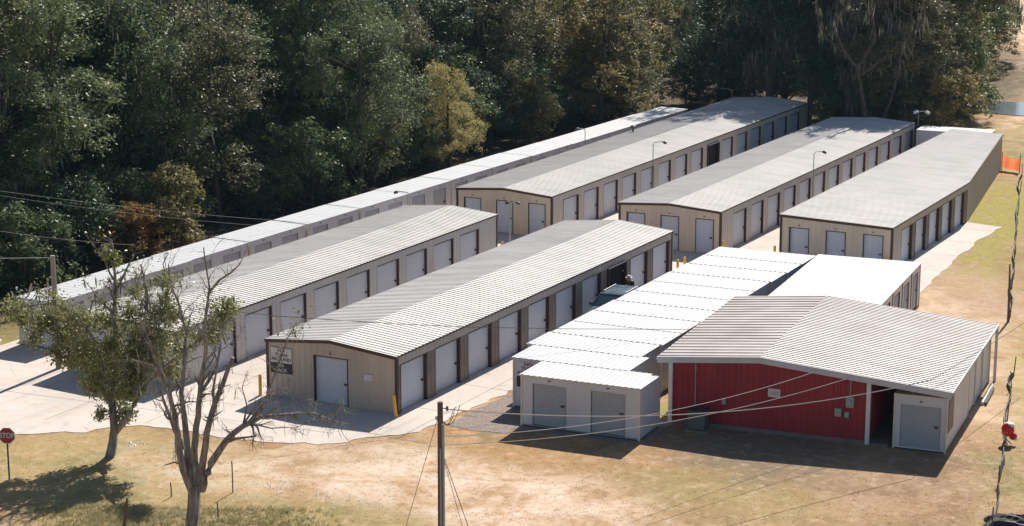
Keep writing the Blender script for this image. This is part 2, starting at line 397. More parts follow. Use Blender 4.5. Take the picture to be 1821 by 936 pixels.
def text_obj(name, txt, size, mat, parent, loc, rot, sx=1.0, bold=0.012, extrude=0.004):
    cu = bpy.data.curves.new(name, 'FONT'); cu.body = txt; cu.size = size; cu.align_x = 'CENTER'; cu.align_y = 'CENTER'
    cu.offset = bold; cu.extrude = extrude
    to = bpy.data.objects.new(name + '_tmp', cu); col.objects.link(to)
    bpy.context.view_layer.update()
    dg = bpy.context.evaluated_depsgraph_get()
    me = bpy.data.meshes.new_from_object(to.evaluated_get(dg))
    bpy.data.objects.remove(to)
    me.materials.clear(); me.materials.append(mat)
    me.name = name
    o = link(name, me, parent); o.location = loc; o.rotation_euler = rot; o.scale = (sx, 1, 1)
    return o

# ------------------------------------------------------------------ the setting
g = MB()
xs = [-3000, -400, -120] + list(range(-60, 61, 4)) + [120, 400, 3000]
ys = [-600, -150, -60] + list(range(-40, 261, 4)) + [400, 1000, 4000]
def gz(x, y):
    z = 0.0
    # low eroded bank far right beyond the pond
    d = math.hypot((x + 14) / 16.0, (y - 175) / 48.0)
    z += 1.6 * max(0, 1 - d * d) * (1 + .3 * math.sin(x * .5) * math.sin(y * .21))
    d = math.hypot((x - 10) / 9.0, (y - 92) / 12.0)
    z += 0.5 * max(0, 1 - d * d)
    return z
vs = [(x, y, gz(x, y)) for y in ys for x in xs]; nx = len(xs)
fs = [(j * nx + i, j * nx + i + 1, (j + 1) * nx + i + 1, (j + 1) * nx + i) for j in range(len(ys) - 1) for i in range(nx - 1)]
g.add(vs, fs)
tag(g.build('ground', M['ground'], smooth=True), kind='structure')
def sheet(name, pts, z, mat, thick=0.06):
    """flat slab with a small vertical edge"""
    m = MB(); n = len(pts)
    m.add([(x, y, z) for x, y in pts] + [(x, y, z - thick) for x, y in pts],
          [tuple(range(n))] + [(i, i + n, (i + 1) % n + n, (i + 1) % n) for i in range(n)])
    return tag(m.build(name, mat), kind='structure')
# concrete yard: front apron with the lanes between the rows
jit = lambda p, a=.12: (p[0] + random.uniform(-a, a), p[1] + random.uniform(-a, a))
def edge(pts, step=.6, a=.10):
    out = []
    for p, q in zip(pts[:-1], pts[1:]):
        k = max(1, int(math.hypot(q[0] - p[0], q[1] - p[1]) / step))
        for i in range(k): out.append(jit((p[0] + (q[0] - p[0]) * i / k, p[1] + (q[1] - p[1]) * i / k), a))
    return out + [pts[-1]]
front = [at(*q).xy for q in [(-300, 835), (0, 775), (150, 768), (245, 756), (350, 772), (480, 789), (600, 790), (655, 779), (740, 769), (790, 752), (850, 722), (916, 694)]]
front = [(p[0], p[1]) for p in front]
right = [(3.3, 5.2), (3.35, 29.5), (8.5, 30.0), (14.0, 31.0)]
rd = [tuple(at(*q).xy) for q in [(1636, 522), (1690, 470), (1740, 428), (1781, 405), (1722, 396)]]
outer = edge(front, .4, .17) + right + edge(rd, .8, .12)
back = [(10.6, 54.2), (8.8, 60.0), (5.0, 74.0), (2.5, 80.0), (-9.0, 86), (-22.5, 88), (-23.0, 40), (-23.2, 1.0), (-24.0, 2.2), (-29.0, 1.2), (-34.0, -3.0), (-30.0, -9.0)]
sheet('concrete_yard', outer + back, 0.022, M['concrete'])
# slab joints, laid as thin dark sheets
j = MB()
def joint(p, q, w=0.03):
    p = Vector((*p, 0)); q = Vector((*q, 0)); d = (q - p).normalized(); e = Vector((-d.y, d.x, 0)) * w / 2
    z = Vector((0, 0, 0.026)); j.add([p - e + z, q - e + z, q + e + z, p + e + z], [(0, 1, 2, 3)])
for y in np.arange(-3.0, 54, 4.2):
    if y < 29: joint((0.3, y + .1), (3.2, y)); joint((-10.9, y + 1), (-7.0, y + 1))
    elif y > 37: joint((11.1, y), (12.9, y)); joint((.6, y), (3.8, y)); joint((-10.4, y), (-6.5, y))
joint((-21, -5.2), (-1, -3.6)); joint((-8.9, -6), (-8.9, 30)); joint((1.75, -3), (1.75, 29)); joint((-13, -7.6), (-13, -1.2)); joint((-17.5, -6), (-17.5, -1))
tag(j.build('slab_joint', paint('joint', (0.16, 0.13, 0.11), .9)), kind='structure')
gp = [tuple(at(*q).xy) for q in [(792, 757), (850, 727), (916, 697)]] + [(3.35, 4.7), (11.1, 4.7), (11.2, 1.0), (9.0, .6), (5.4, .5)] + [tuple(at(*q).xy) for q in [(900, 772), (840, 766)]]
sheet('gravel_path', edge(gp + [gp[0]], .5, .07)[:-1], 0.015, M['gravel'], .04)
# pond beyond the lot, upper right
wm, nt, out = new_mat('pond_water')
wnoise = noise(nt, objco(nt), 3.0, 3)
p_ = principled(nt, out, (0.10, 0.13, 0.15), 0.12, 0, bump(nt, wnoise, .15, .02), .8)
pc = at(1812, 197)
pw = [(pc.x - 3.6 + 9 * math.cos(t) * (1 + .12 * math.sin(3 * t)), pc.y + 1.0 + 5.2 * math.sin(t) * (1 + .15 * math.cos(2 * t))) for t in np.linspace(0, 2 * math.pi, 28, endpoint=False)]
sheet('pond', [(x + 3.6 + 2.0, y) for x, y in pw], 0.05 + gz(pc.x, pc.y), wm, .05)

# ------------------------------------------------------------------ sheet-metal building kit
def ribbed(mb, p, u, length, nrm, z0, z1, pitch=0.305, h=0.028, ztop=None):
    """vertical-ribbed sheet from point p along u (2D unit), rib height h towards nrm; ztop(s) optional sloped top"""
    prof = []
    s = 0.0
    while s < length - 1e-6:
        c = s + pitch / 2
        for ds, hh in ((0, 0), (pitch / 2 - .05, 0), (pitch / 2 - .025, h), (pitch / 2 + .025, h), (pitch / 2 + .05, 0)):
            if s + ds < length: prof.append((s + ds, hh))
        s += pitch
    prof.append((length, 0))
    zt = ztop or (lambda s: z1)
    b = len(mb.v)
    for s, hh in prof:
        x = p[0] + u[0] * s + nrm[0] * hh; y = p[1] + u[1] * s + nrm[1] * hh
        mb.v.append((x, y, z0)); mb.v.append((x, y, zt(s)))
    for i in range(len(prof) - 1):
        mb.f.append((b + 2 * i, b + 2 * i + 2, b + 2 * i + 3, b + 2 * i + 1)); mb.mi.append(mb.cur)
def roof_slope(mb, a0, a1, b0, b1, pitch=0.305, h=0.024, base=.080):
    """ribbed sheet: edge a0->a1 (eave) and b0->b1 (ridge); ribs run from a to b"""
    a0, a1, b0, b1 = map(Vector, (a0, a1, b0, b1)); Lg = max((a1 - a0).length, (b1 - b0).length)
    n = max(1, round(Lg / pitch)); ts = []
    for i in range(n):
        c = (i + .5) / n; w1 = base / 2 / Lg; w2 = base * .26 / Lg
        ts += [(i / n, 0), (c - w1, 0), (c - w2, h), (c + w2, h), (c + w1, 0)]
    ts.append((1, 0))
    nn = (a1 - a0).cross(b0 - a0).normalized()
    if nn.z < 0: nn = -nn
    b = len(mb.v)
    for t, hh in ts:
        mb.v.append(tuple(a0.lerp(a1, t) + nn * hh)); mb.v.append(tuple(b0.lerp(b1, t) + nn * hh))
    for i in range(len(ts) - 1):
        mb.f.append((b + 2 * i, b + 2 * i + 2, b + 2 * i + 3, b + 2 * i + 1)); mb.mi.append(mb.cur)
door_cache = {}
def door_mesh(w, h, mat):
    k = (round(w, 2), round(h, 2), mat.name)
    if k in door_cache: return door_cache[k]
    vs, fs = [], []; n = int(h / .085)
    zz = []
    for i in range(n):
        z = h * i / n; dz = h / n
        zz += [(z, 0), (z + dz * .5, -.012), (z + dz * .86, -.012)]
    zz.append((h, 0))
    for z, y in zz: vs += [(0, y, z), (w, y, z)]
    for i in range(len(zz) - 1): fs.append((2 * i, 2 * i + 1, 2 * i + 3, 2 * i + 2))
    me = bpy.data.meshes.new('roller_door'); me.from_pydata(vs, [], fs); me.materials.append(mat); me.update()
    door_cache[k] = me; return me
def latch_mesh():
    m = MB(); m.box(-.09, .09, -.035, 0, -.03, .03); m.box(-.03, .03, -.06, 0, -.07, -.01); return m
latch_me = None; frame_cache = {}
def add_door(parent, p, ang, w, h, recess=.15, mat=None, frame=None, plate=True, z0=.03, fw=.05):
    """door whose outer wall plane passes p (left jamb seen from outside); ang turns local +X along the wall, outside is local -Y"""
    global latch_me
    mat = mat or M['roller']; frame = frame or M['brown']
    d = link('roller_door', door_mesh(w, h - z0, mat), parent)
    n = Vector((math.sin(ang), -math.cos(ang), 0)); u = Vector((math.cos(ang), math.sin(ang), 0))
    d.location = Vector((p[0], p[1], z0)) - n * recess; d.rotation_euler = (0, 0, ang)
    k = (round(w, 2), round(h, 2), round(recess, 2), frame.name, round(fw, 3))
    if k not in frame_cache:
        f = MB(); hh = h - z0
        f.box(-fw, 0, -recess - .015, .03, 0, hh + fw); f.box(w, w + fw, -recess - .015, .03, 0, hh + fw); f.box(0, w, -recess - .015, .03, hh, hh + fw)
        frame_cache[k] = f
        fo = f.build('door_frame', frame, d); frame_cache[k] = fo.data
    else: link('door_frame', frame_cache[k], d)
    if latch_me is None:
        lo = latch_mesh().build('door_latch', M['dark_metal'], d); latch_me = lo.data
    else: lo = link('door_latch', latch_me, d)
    lo.location = (w - .16, -.012, .95)
    if plate:
        pm = MB(); pm.box(-.045, .045, -.015, 0, -.03, .03)
        po = pm.build('number_plate', M['dark_metal'], parent)
        po.location = Vector((p[0], p[1], h + .2)) + u * w * .5 + n * .03; po.rotation_euler = (0, 0, ang)
    return d

def wall_run(mb, p, ang, length, z1, doors, dh, trim, ztop=None, pier_parent=None, pier_mat=None, z0=.03):
    """wall along local X from p with door openings [(s,w,...)]; returns nothing"""
    u = (math.cos(ang), math.sin(ang)); n = (math.sin(ang), -math.cos(ang))
    def P(s): return (p[0] + u[0] * s, p[1] + u[1] * s)
    zt = ztop or (lambda s: z1)
    s = 0.0
    for d in sorted(doors) + [(length, 0)]:
        if d[0] - s > .01:
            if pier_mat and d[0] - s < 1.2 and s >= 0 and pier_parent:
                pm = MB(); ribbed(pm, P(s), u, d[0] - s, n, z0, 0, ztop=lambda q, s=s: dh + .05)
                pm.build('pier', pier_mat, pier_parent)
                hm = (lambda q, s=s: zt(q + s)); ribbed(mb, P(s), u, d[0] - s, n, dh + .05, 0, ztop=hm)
            else:
                ribbed(mb, P(s), u, d[0] - s, n, z0, 0, ztop=lambda q, s=s: zt(q + s))
        if d[1] > 0:
            ribbed(mb, P(d[0]), u, d[1], n, dh + .05, 0, ztop=lambda q, s=d[0]: zt(q + s))
        s = d[0] + d[1]

def storage_building(name, label, x0, x1, y0, y1, eave, ridge, wallm, sidem, front_doors, right_doors, dw, open_at=None, front_w=1.13,
                     front_h=2.05, side_h=2.13, pier=None, mono=None, bend=None, seams=True, trim=None, roofm=None):
    root = empty(name, (x0, y0, 0), 0, label, 'building', 'beige self storage buildings with ribbed metal roofs')
    W = x1 - x0; D = y1 - y0; trim = trim or M['brown']; roofm = roofm or M['roof']
    if mono:
        zl, zr = mono; ztop = lambda s: zl + (zr - zl) * s / W
    else:
        ztop = lambda s: eave + (ridge - eave) * (1 - abs(s - W / 2) / (W / 2))
    el = ztop(0); er = ztop(W)
    wm = MB()
    # front
    wall_run(wm, (0, 0), 0, W, 0, [(d, front_w) for d in front_doors], front_h, trim, ztop=lambda s: ztop(s) - .02)
    # right side (or bent)
    bx = bend or None
    L1 = D if not bend else bend[0]
    wm.cur = 1
    if bend:
        Wb = bend[1]       # width at the far end
        ang2 = math.atan2(D - L1, Wb - W); L2 = math.hypot(D - L1, Wb - W)
    rd_ = [(d - y0, dw) for d in right_doors]
    wall_run(wm, (W, 0), math.pi / 2, L1, er, rd_, side_h, trim, ztop=lambda s: er - .02, pier_parent=root if pier else None, pier_mat=pier)
    if bend: wall_run(wm, (W, L1), ang2, L2, er, [], side_h, trim, ztop=lambda s: er - .02)
    xb = bend[1] if bend else W
    # back and left
    wm.cur = 0
    wall_run(wm, (xb, D), math.pi, xb, 0, [], 2, trim, ztop=lambda s: ztop(min(W, (xb - s))) - .02)
    wall_run(wm, (0, D), -math.pi / 2, D, el, [], 2, trim, ztop=lambda s: el - .02)
    wm.build('wall', [wallm, sidem], root)
    # roof
    ov = .05; ovf = .10
    rm = MB()
    if mono:
        slope = (zr - zl) / W
        roof_slope(rm, (W + ov, -ovf, zr + .03), (W + ov, L1, zr + .03), (-ov, -ovf, zl + .03), (-ov, L1, zl + .03))
        roof_slope(rm, (W + ov, L1, zr + .03), (xb + ov, D + ovf, zl + (zr - zl) * xb / W + .03), (-ov, L1, zl + .03), (-ov, D + ovf, zl + .03))
        rm.build('roof', roofm, root)
    else:
        zr_ = ridge + .03
        roof_slope(rm, (W + ov, -ovf, eave + .02), (W + ov, D + ovf, eave + .02), (W / 2, -ovf, zr_), (W / 2, D + ovf, zr_))
        rm.cur = 1
        roof_slope(rm, (-ov, -ovf, eave + .02), (-ov, D + ovf, eave + .02), (W / 2, -ovf, zr_), (W / 2, D + ovf, zr_))
        rf = rm.build('roof', [roofm, roofm], root)
    # rake / eave trim
    def rake(y, sgn):
        tm = MB()
        if mono:
            Wq = W if y < 1 else xb
            tm.beam((-ov, y, ztop(0) - .06), (Wq + ov, y, ztop(Wq) - .06), .05, .15)
        else:
            tm.beam((-ov, y, eave - .06), (W / 2, y, ridge - .05), .05, .15); tm.beam((W / 2, y, ridge - .05), (W + ov, y, eave - .06), .05, .15)
        tm.build('rake_trim', trim, root)
    rake(-ovf + .02, -1); rake(D + ovf - .02, 1)
    em = MB()
    em.beam((W + ov - .01, -ovf, er - .03), (W + ov - .01, L1, er - .03), .03, .06)
    if bend: em.beam((W + ov - .01, L1, er - .03), (xb + ov, D + ovf, er - .03), .03, .06)
    em.build('eave_trim', trim, root); em = MB()
    em.beam((-ov, -ovf, el - .03), (-ov, D + ovf, el - .03), .03, .06)
    em.build('eave_trim', trim, root)
    # corner trims
    for cx_, cy_, z in ((0, 0, el), (W, 0, er), (xb, D, er), (0, D, el)):
        c = MB(); sx = 1 if cx_ > 0 else -1; sy = -1 if cy_ == 0 else 1
        c.box(min(cx_ - sx * .10, cx_ + sx * .034), max(cx_ - sx * .10, cx_ + sx * .034), min(cy_ - sy * .10, cy_ + sy * .034), max(cy_ - sy * .10, cy_ + sy * .034), .025, z - .13)
        c.build('corner_trim', trim, root)
    for d in front_doors: add_door(root, (d, 0), 0, front_w, front_h, .10 if not pier else .14, frame=trim)
    for i, (s, w) in enumerate(rd_):
        if i == open_at:
            f = MB(); n = .15
            f.box(-.05, 0, -.16, .03, 0, side_h + .05); f.box(w, w + .05, -.16, .03, 0, side_h + .05); f.box(0, w, -.16, .03, side_h, side_h + .05)
            fo = f.build('door_frame', trim, root); fo.rotation_euler = (0, 0, math.pi / 2); fo.location = (W, s, .02)
            fo.location.x = W - .02
            tag(fo, 'dark frame of the storage unit whose roller door is open')
            rl = MB(); rl.tube([(W - .35, s, side_h + .05), (W - .35, s + w, side_h + .05)], .2, 10); rl.build('rolled_door', M['roller'], root)
        else:
            add_door(root, (W, s), math.pi / 2, w, side_h, .17 if pier else .13, frame=trim, plate=False)
    # interior partition so that open units are rooms
    pm = MB(); pm.box(W / 2 - .03, W / 2 + .03, .15, min(D, L1) - .15, .03, eave)
    if open_at is not None:
        s, w = rd_[open_at]
        pm.box(W / 2 + .04, W - .3, s - .45, s - .40, .03, eave); pm.box(W / 2 + .04, W - .3, s + w + .40, s + w + .45, .03, eave)
    pm.build('partition', M['floor_in'], root)
    return root

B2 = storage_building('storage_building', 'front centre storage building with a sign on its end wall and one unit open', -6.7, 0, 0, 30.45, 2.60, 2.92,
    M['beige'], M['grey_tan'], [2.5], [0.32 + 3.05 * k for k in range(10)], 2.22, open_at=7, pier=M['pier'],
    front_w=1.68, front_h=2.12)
B1 = storage_building('storage_building', 'storage building at front left, end wall half hidden by the leafy tree', -17.3, -11.05, -.8, 30.3, 2.60, 2.86,
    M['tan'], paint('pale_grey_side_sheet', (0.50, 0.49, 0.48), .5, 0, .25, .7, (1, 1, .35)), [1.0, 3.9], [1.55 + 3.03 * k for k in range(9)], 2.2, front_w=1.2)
B3 = storage_building('storage_building', 'longest beige storage building at the back left, tree shade over its far roof', -17.4, -10.72, 37.0, 85.0, 2.62, 2.88,
    M['tan'], M['side_tan'], [.55, 2.80, 5.05], [38.6 + 3.0 * k for k in range(15)], 2.15, open_at=8)
B4 = storage_building('storage_building', 'middle storage building of the back row, white floodlight at its far corner', -6.25, .35, 37.1, 77.7, 2.62, 2.84,
    M['tan'], M['side_tan'], [.55, 2.75, 4.98], [39.13 + 2.99 * k for k in range(13)], 2.15)
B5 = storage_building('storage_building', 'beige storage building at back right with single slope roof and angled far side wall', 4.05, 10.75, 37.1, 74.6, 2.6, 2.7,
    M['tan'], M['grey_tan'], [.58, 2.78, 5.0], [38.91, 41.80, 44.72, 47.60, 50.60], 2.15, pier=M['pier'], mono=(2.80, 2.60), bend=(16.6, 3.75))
pl = MB(); pl.box(5.05, 5.5, -.045, -.03, 1.35, 1.62); pl.build('plaque', M['sign_white'], B2)

# sign boards: NO TURN AROUND IN BACK
def turn_sign(loc, rz, w, h, label, group='no turn around signs'):
    r = empty('sign', loc, rz, label, 'sign', group)
    m = MB(); m.box(-w / 2, w / 2, -.02, 0, h * .42, h); m.build('white_panel', M['sign_white'], r)
    m = MB(); m.box(-w / 2, w / 2, -.022, 0, 0, h * .42); m.build('black_panel', M['sign_black'], r)
    ls = h / 5.4
    for i, t in enumerate(('NO', 'TURN', 'AROUND')):
        text_obj('lettering', t, ls * 1.0, M['sign_black'], r, (0, -.024, h * .92 - ls * .93 * i - ls * .12), (math.pi / 2, 0, 0), sx=min(1.15, 1.2 * w / (len(t) * ls * .9)), bold=.004)
    for i, t in enumerate(('IN', 'BACK')):
        text_obj('lettering', t, ls * 1.0, M['sign_white'], r, (0, -.026, h * .31 - ls * 1.0 * i), (math.pi / 2, 0, 0), sx=1.1, bold=.004)
    return r
turn_sign((-5.9, -.05, 1.12), 0, 1.1, 1.15, 'sign reading NO TURN AROUND IN BACK on the beige end wall of the front building')

# ------------------------------------------------------------------ portable storage containers
def slab(mb, x0, x1, y0, y1, z0, zf, zb):
    mb.add([(x0, y0, z0), (x1, y0, z0), (x1, y1, z0), (x0, y1, z0), (x0, y0, zf), (x1, y0, zf), (x1, y1, zb), (x0, y1, zb)],
           [(0, 3, 2, 1), (4, 5, 6, 7), (0, 1, 5, 4), (1, 2, 6, 5), (2, 3, 7, 6), (3, 0, 4, 7)])
def container_meshes():
    W, D, H, z0 = 5.36, 2.33, 2.27, .12
    P = {}
    m = MB(); P['doors'] = [(.55, 1.5), (3.2, 1.5)]
    # shell with openings on the local -Y side
    dh = 1.92
    s = 0.0
    for d, w in P['doors'] + [(W, 0)]:
        m.box(s + .001, d, 0, .04, z0, H - .05); 
        if w: m.box(d, d + w, 0, .04, dh, H - .05)
        s = d + w
    m.box(0, .04, .041, D - .041, z0, H - .05); m.box(W - .04, W, .041, D - .041, z0, H - .05); m.box(0, W, D - .04, D, z0, H - .05)
    for i in range(1, 9):   # light side ribs
        y = D * i / 9
        m.box(W, W + .012, y - .02, y + .02, z0 + .06, H - .08); m.box(-.012, 0, y - .02, y + .02, z0 + .06, H - .08)
    P['wall'] = m
    r = MB(); roof_slope(r, (-.06, -.07, H + .016), (W + .06, -.07, H + .016), (-.06, D + .03, H - .002), (W + .06, D + .03, H - .002), .27, .020, .09)
    slab(r, -.05, W + .05, -.055, D + .025, H - .049, H + .012, H - .006); P['roof'] = r
    P['corner'] = []
    for x in (-.02, W - .07):
        for y in (-.02, D - .07): c = MB(); c.box(x, x + .09, y, y + .09, .02, H - .052); P['corner'].append(c)
    b = MB()
    b.box(.0, W, .02, D - .02, .06, z0 - .002)
    P['skid'] = b
    P['block'] = []
    for x in (.25, 2.3, 3.1, W - .5): k = MB(); k.box(x, x + .4, .03, .25, 0, .058); P['block'].append(k)
    k = MB(); k.box(.3, W - .3, D - .3, D - .08, 0, .058); P['block'].append(k)
    return P, (W, D, H, dh, z0)
CP, (CW, CD, CH, CDH, CZ0) = container_meshes()
def make_container(wall, roof, door, doorlist=None):
    r = empty('storage_container', (0, 0, 0))
    CP['wall'].build('wall', wall, r); CP['roof'].build('roof', roof, r); [c.build('corner_post', M['cream'], r) for c in CP['corner']]
    CP['skid'].build('base_frame', M['grey_metal'], r); [c.build('support_block', M['dark_metal'], r) for c in CP['block']]
    for d, w in CP['doors']: add_door(r, (d, 0), 0, w, CDH, .05, door, M['grey_metal'], plate=True, z0=CZ0 + .02, fw=.018)
    return r
CA = make_container(M['white_wall'], M['white_roof'], M['roller_grey'])
def place(o, x, y, rz, label, group):
    o.location = (x, y, 0); o.rotation_euler = (0, 0, rz); tag(o, label, 'container', group); return o
place(CA, 5.48, .98, R(2.7), 'white two-door container nearest the camera, standing left of the red building', 'white storage containers in the central group')
GRP = 'white storage containers in the central group'
bpy.context.view_layer.update()
K2 = place(copy_tree(CA), 3.92, 3.30, R(2.7), 'white container carrying a black lettered sign, half hidden behind the nearest container', GRP)
turn_sign((3.92 + .72, 3.30 + .034 - .005, .98), R(2.7), 1.1, 1.15, 'sign on a white container wall, mostly hidden by the container in front')
ords = ['first', 'second', 'third', 'fourth', 'fifth', 'sixth', 'seventh', 'eighth', 'ninth', 'tenth', 'eleventh', 'twelfth', 'thirteenth', 'fourteenth']
n_row = 10
for i in range(n_row):
    y = 5.68 + i * 2.358; x = 3.47 + random.uniform(-.04, .04)
    if i == n_row - 1: lab = 'white container at the far end of the central row, touching the angled block'
    else: lab = 'white container, %s in the tight central row counted from the lettered one' % ords[i]
    place(copy_tree(CA), x, y, R(1.7), lab, GRP)
# C2 block: containers turned with doors in their right-hand ends
def end_container():
    r = empty('storage_container', (0, 0, 0)); W, D = 5.45, 2.38; H = 2.40
    m = MB(); m.box(0, W, 0, .04, .12, H - .05); m.box(0, W, D - .04, D, .12, H - .05); m.box(0, .04, .041, D - .041, .12, H - .05)
    m.box(W - .04, W, .041, .5, .12, H - .05); m.box(W - .04, W, 1.75, D - .041, .12, H - .05); m.box(W - .04, W, .5, 1.75, 2.0, H - .05); m.build('wall', M['white_wall'], r)
    q = MB(); roof_slope(q, (-.03, -.02, H), (W + .06, -.02, H), (-.03, D + .02, H), (W + .06, D + .02, H), .4, .012, .08)
    q.box(-.02, W + .05, -.01, D + .01, H - .05, H - .004); q.build('roof', M['white_roof'], r)
    c = MB(); c.box(W - .06, W + .02, -.012, .08, .02, H - .052); c.build('corner_post', M['dark_metal'], r); c = MB(); c.box(W - .06, W + .02, D - .08, D + .012, .02, H - .052); c.build('corner_post', M['dark_metal'], r)
    b = MB(); b.box(0, W, .02, D - .02, .03, .118); b.build('base_frame', M['dark_metal'], r)
    add_door(r, (W, .5), math.pi / 2, 1.25, 2.0, .06, M['roller_grey'], M['dark_metal'], plate=False, z0=.14, fw=.02)
    return r
E0 = end_container(); bpy.context.view_layer.update()
ex = Vector((math.cos(R(5.2)), math.sin(R(5.2)))); ey = Vector((-ex.y, ex.x))
o2 = Vector((9.02, 29.25)) - ey * 2.40
for i in range(5):
    c = E0 if i == 0 else copy_tree(E0)
    p = o2 - ey * 2.40 * i
    lab = ['white flat-roofed container at the back corner of the block behind the red building', 'white container second from the back corner of the block behind the red building',
           'white container in the middle of the block behind the red building', 'white container fourth in the block, its door just above the red building roof',
           'white container hidden lowest in the block, next to the red building back wall'][i]
    place(c, p.x, p.y, R(5.2), lab, 'white containers of the block behind the red building')
q = MB(); roof_slope(q, (-.06, -.07, CH), (CW + .06, -.07, CH), (-.06, CD + .05, CH + .03), (CW + .06, CD + .05, CH + .03), .45, .009, .08)
q.box(-.05, CW + .05, -.06, CD + .04, CH - .05, CH - .003); lo_ = q.build('roof', M['w_roof']); low_roof = lo_.data; bpy.data.objects.remove(lo_)
# the long row before the wood: 14 units, doors towards +X
WH = .10
p0 = Vector((-20.28, 2.45 - 5.0)); p1 = Vector((-18.72, 79.6))
wd = (p1 - p0).normalized(); wang = math.atan2(wd.y, wd.x)
base_w = [0] * 15
ystart = [-3.95, 1.62, 7.0, 12.25, 17.9, 23.6, 29.2, 34.75, 40.35, 45.9, 51.45, 56.95, 62.35, 67.7, 73.0]
for i, ys_ in enumerate(ystart):
    if i == 0: continue
    c = copy_tree(CA)
    t = (ys_ + .10 - p0.y) / (p1.y - p0.y); q = p0.lerp(p1, t) + Vector((.18 * math.sin(i * 1.3) * .3 - .18, 0))
    c.scale = (1, 1, 1.06)
    bow = 0.22 * math.sin(math.pi * (ys_ / 78.0)) 
    lab = 'white container, %s from the near end of the long row along the wood' % ords[i - 1]
    place(c, q.x - bow + .2, ys_ + .12, wang, lab, 'white containers in the long row along the wood')
    for ch in c.children:
        if ch.name.startswith('roof'): ch.data = low_roof
# a white container roof showing just beyond the back right building
w_far = copy_tree(E0); a = at(1757, 239, 2.4); place(w_far, a.x - 5.4, a.y - .2, R(3), 'white container just visible beyond the far end of the back right building', 'white container beyond the last building')

# ------------------------------------------------------------------ red building
RZ = R(5.2)
RB = empty('red_building', (10.98, 4.35, 0), RZ, 'red ribbed metal building with wide overhanging grey gable roof and white corner posts', 'building')
RL = 11.8; RIDX = 3.80
zL, zRg, zRr = 2.90, 3.32, 2.66
m = MB()
def rz_top(s): return (zL + (zRg - zL) * (s + .55) / (RIDX + .55)) if s < RIDX else (zRg + (zRr - zRg) * (s - RIDX) / (11.75 - RIDX))
ribbed(m, (0, .0), (1, 0), 8.35, (0, -1), .18, 0, .26, .03, ztop=lambda s: rz_top(s) - .04)
ribbed(m, (8.35, 0), (0, 1), RL - .3, (1, 0), .18, 2.85, .26, .03)
m.build('red_wall', M['red_wall'], RB)
m = MB(); ribbed(m, (0, RL - .3), (0, -1), RL - .3, (-1, 0), .1, 2.8, .3, .03)
ribbed(m, (11.4, RL - .3), (-1, 0), 11.4, (0, 1), .1, 0, .3, .03, ztop=lambda s: rz_top(11.4 - s) - .04); m.build('back_wall', M['grey_tan'], RB)
m = MB(); m.box(-.02, 8.4, -.05, RL - .3, 0, .178); m.box(8.4, 9.2, .05, 3, 0, .10); m.build('foundation', paint('dusty_footing', (0.20, 0.17, 0.145), .9, 0, .6, 1.5), RB)
m = MB(); roof_slope(m, (11.75, -.28, zRr), (11.75, RL, zRr), (RIDX, -.28, zRg), (RIDX, RL, zRg), .26, .030, .085); rr = m.build('roof', M['roof_red'], RB)
m = MB(); roof_slope(m, (-.62, -.28, zL), (-.62, RL, zL), (RIDX, -.28, zRg), (RIDX, RL, zRg), .52, .03, .12); m.build('stained_roof_slope', M['roof_stained'], RB)
m = MB()
m.beam((-.62, -.27, zL - .11), (RIDX, -.27, zRg - .11), .05, .26); m.beam((RIDX, -.27, zRg - .11), (11.75, -.27, zRr - .11), .05, .26)
m.build('fascia', M['fascia'], RB); m = MB()
m.beam((11.76, -.27, zRr - .05), (11.76, RL, zRr - .05), .07, .12)
m.build('fascia', M['fascia'], RB); m = MB(); m.beam((-.63, -.27, zL - .07), (-.63, RL, zL - .07), .05, .12)
m.build('fascia', M['fascia'], RB)
m = MB()  # soffit under the front overhang and beams over the alley
for y in (1.2, 3.6, 6.0): m = MB(); m.beam((8.4, y, 2.78), (11.6, y, 2.52), .08, .16); m.build('roof_beam', M['dark_metal'], RB)
for x in (-.16, 8.28):
    m = MB(); m.box(x, x + .17, -.10, .06, .05, rz_top(x) - .16); tag(m.build('corner_post', M['pvc'], RB))
for x, y, h in ((11.66, RL - .15, 2.60), (11.36, RL - .1, 2.58)):
    m = MB(); m.box(x, x + .12, y, y + .12, 0, h); m.build('rear_post', M['fascia'], RB)
m = MB(); m.box(10.02, 10.14, .35, .47, 2.0, 2.66); m.build('short_post', M['cream'], RB)
m = MB(); m.tube([(1.02, -.07, .95), (1.02, -.07, 2.9)], .03, 8); m.box(.97, 1.07, -.09, -.03, 2.5, 2.56); m.build('conduit', M['grey_metal'], RB)
# right-hand lean-to wall: white panels with posts
m = MB(); m.box(11.44, 11.48, 5.6, RL - .3, .08, 2.6); m.build('side_panel', M['white_wall'], RB)
for y in (5.55, 7.3, 9.2, 11.3):
    m = MB(); m.box(11.47, 11.54, y, y + .09, .02, 2.62); m.build('side_post', M['cream'], RB)
# wall fittings are things of their own
def R2W(x, y, z=0): 
    v = Matrix.Rotation(RZ, 3, 'Z') @ Vector((x, y, 0)); return (10.98 + v.x, 4.35 + v.y, z)
def boxthing(name, lab, cat, x, y, z, w, h, d, mat, extra=None, group=None):
    r = empty(name, R2W(x, y, z), RZ, lab, cat, group)
    m = MB(); m.box(-w / 2, w / 2, -d, 0, 0, h); o = m.build('cabinet' if cat != 'sign' else 'panel', mat, r)
    return r
pn = boxthing('sign', 'small white number sign reading 1522 in the middle of the red wall', 'sign', 4.42, -.035, 1.62, .52, .36, .02, M['sign_white'])
text_obj('lettering', '1522', .17, M['box_grey'], pn, (0, -.022, .18), (math.pi / 2, 0, 0), 1.05, .006)
mt = boxthing('meter_box', 'pale upright electric meter box, topmost of the three boxes by the white post', 'meter box', 7.62, -.03, 1.55, .32, .44, .12, M['box_grey'])
m = MB(); m.tube([(0, -.12, .24), (0, -.20, .24)], .10, 12); m.build('meter_dial', M['conduit'], mt)
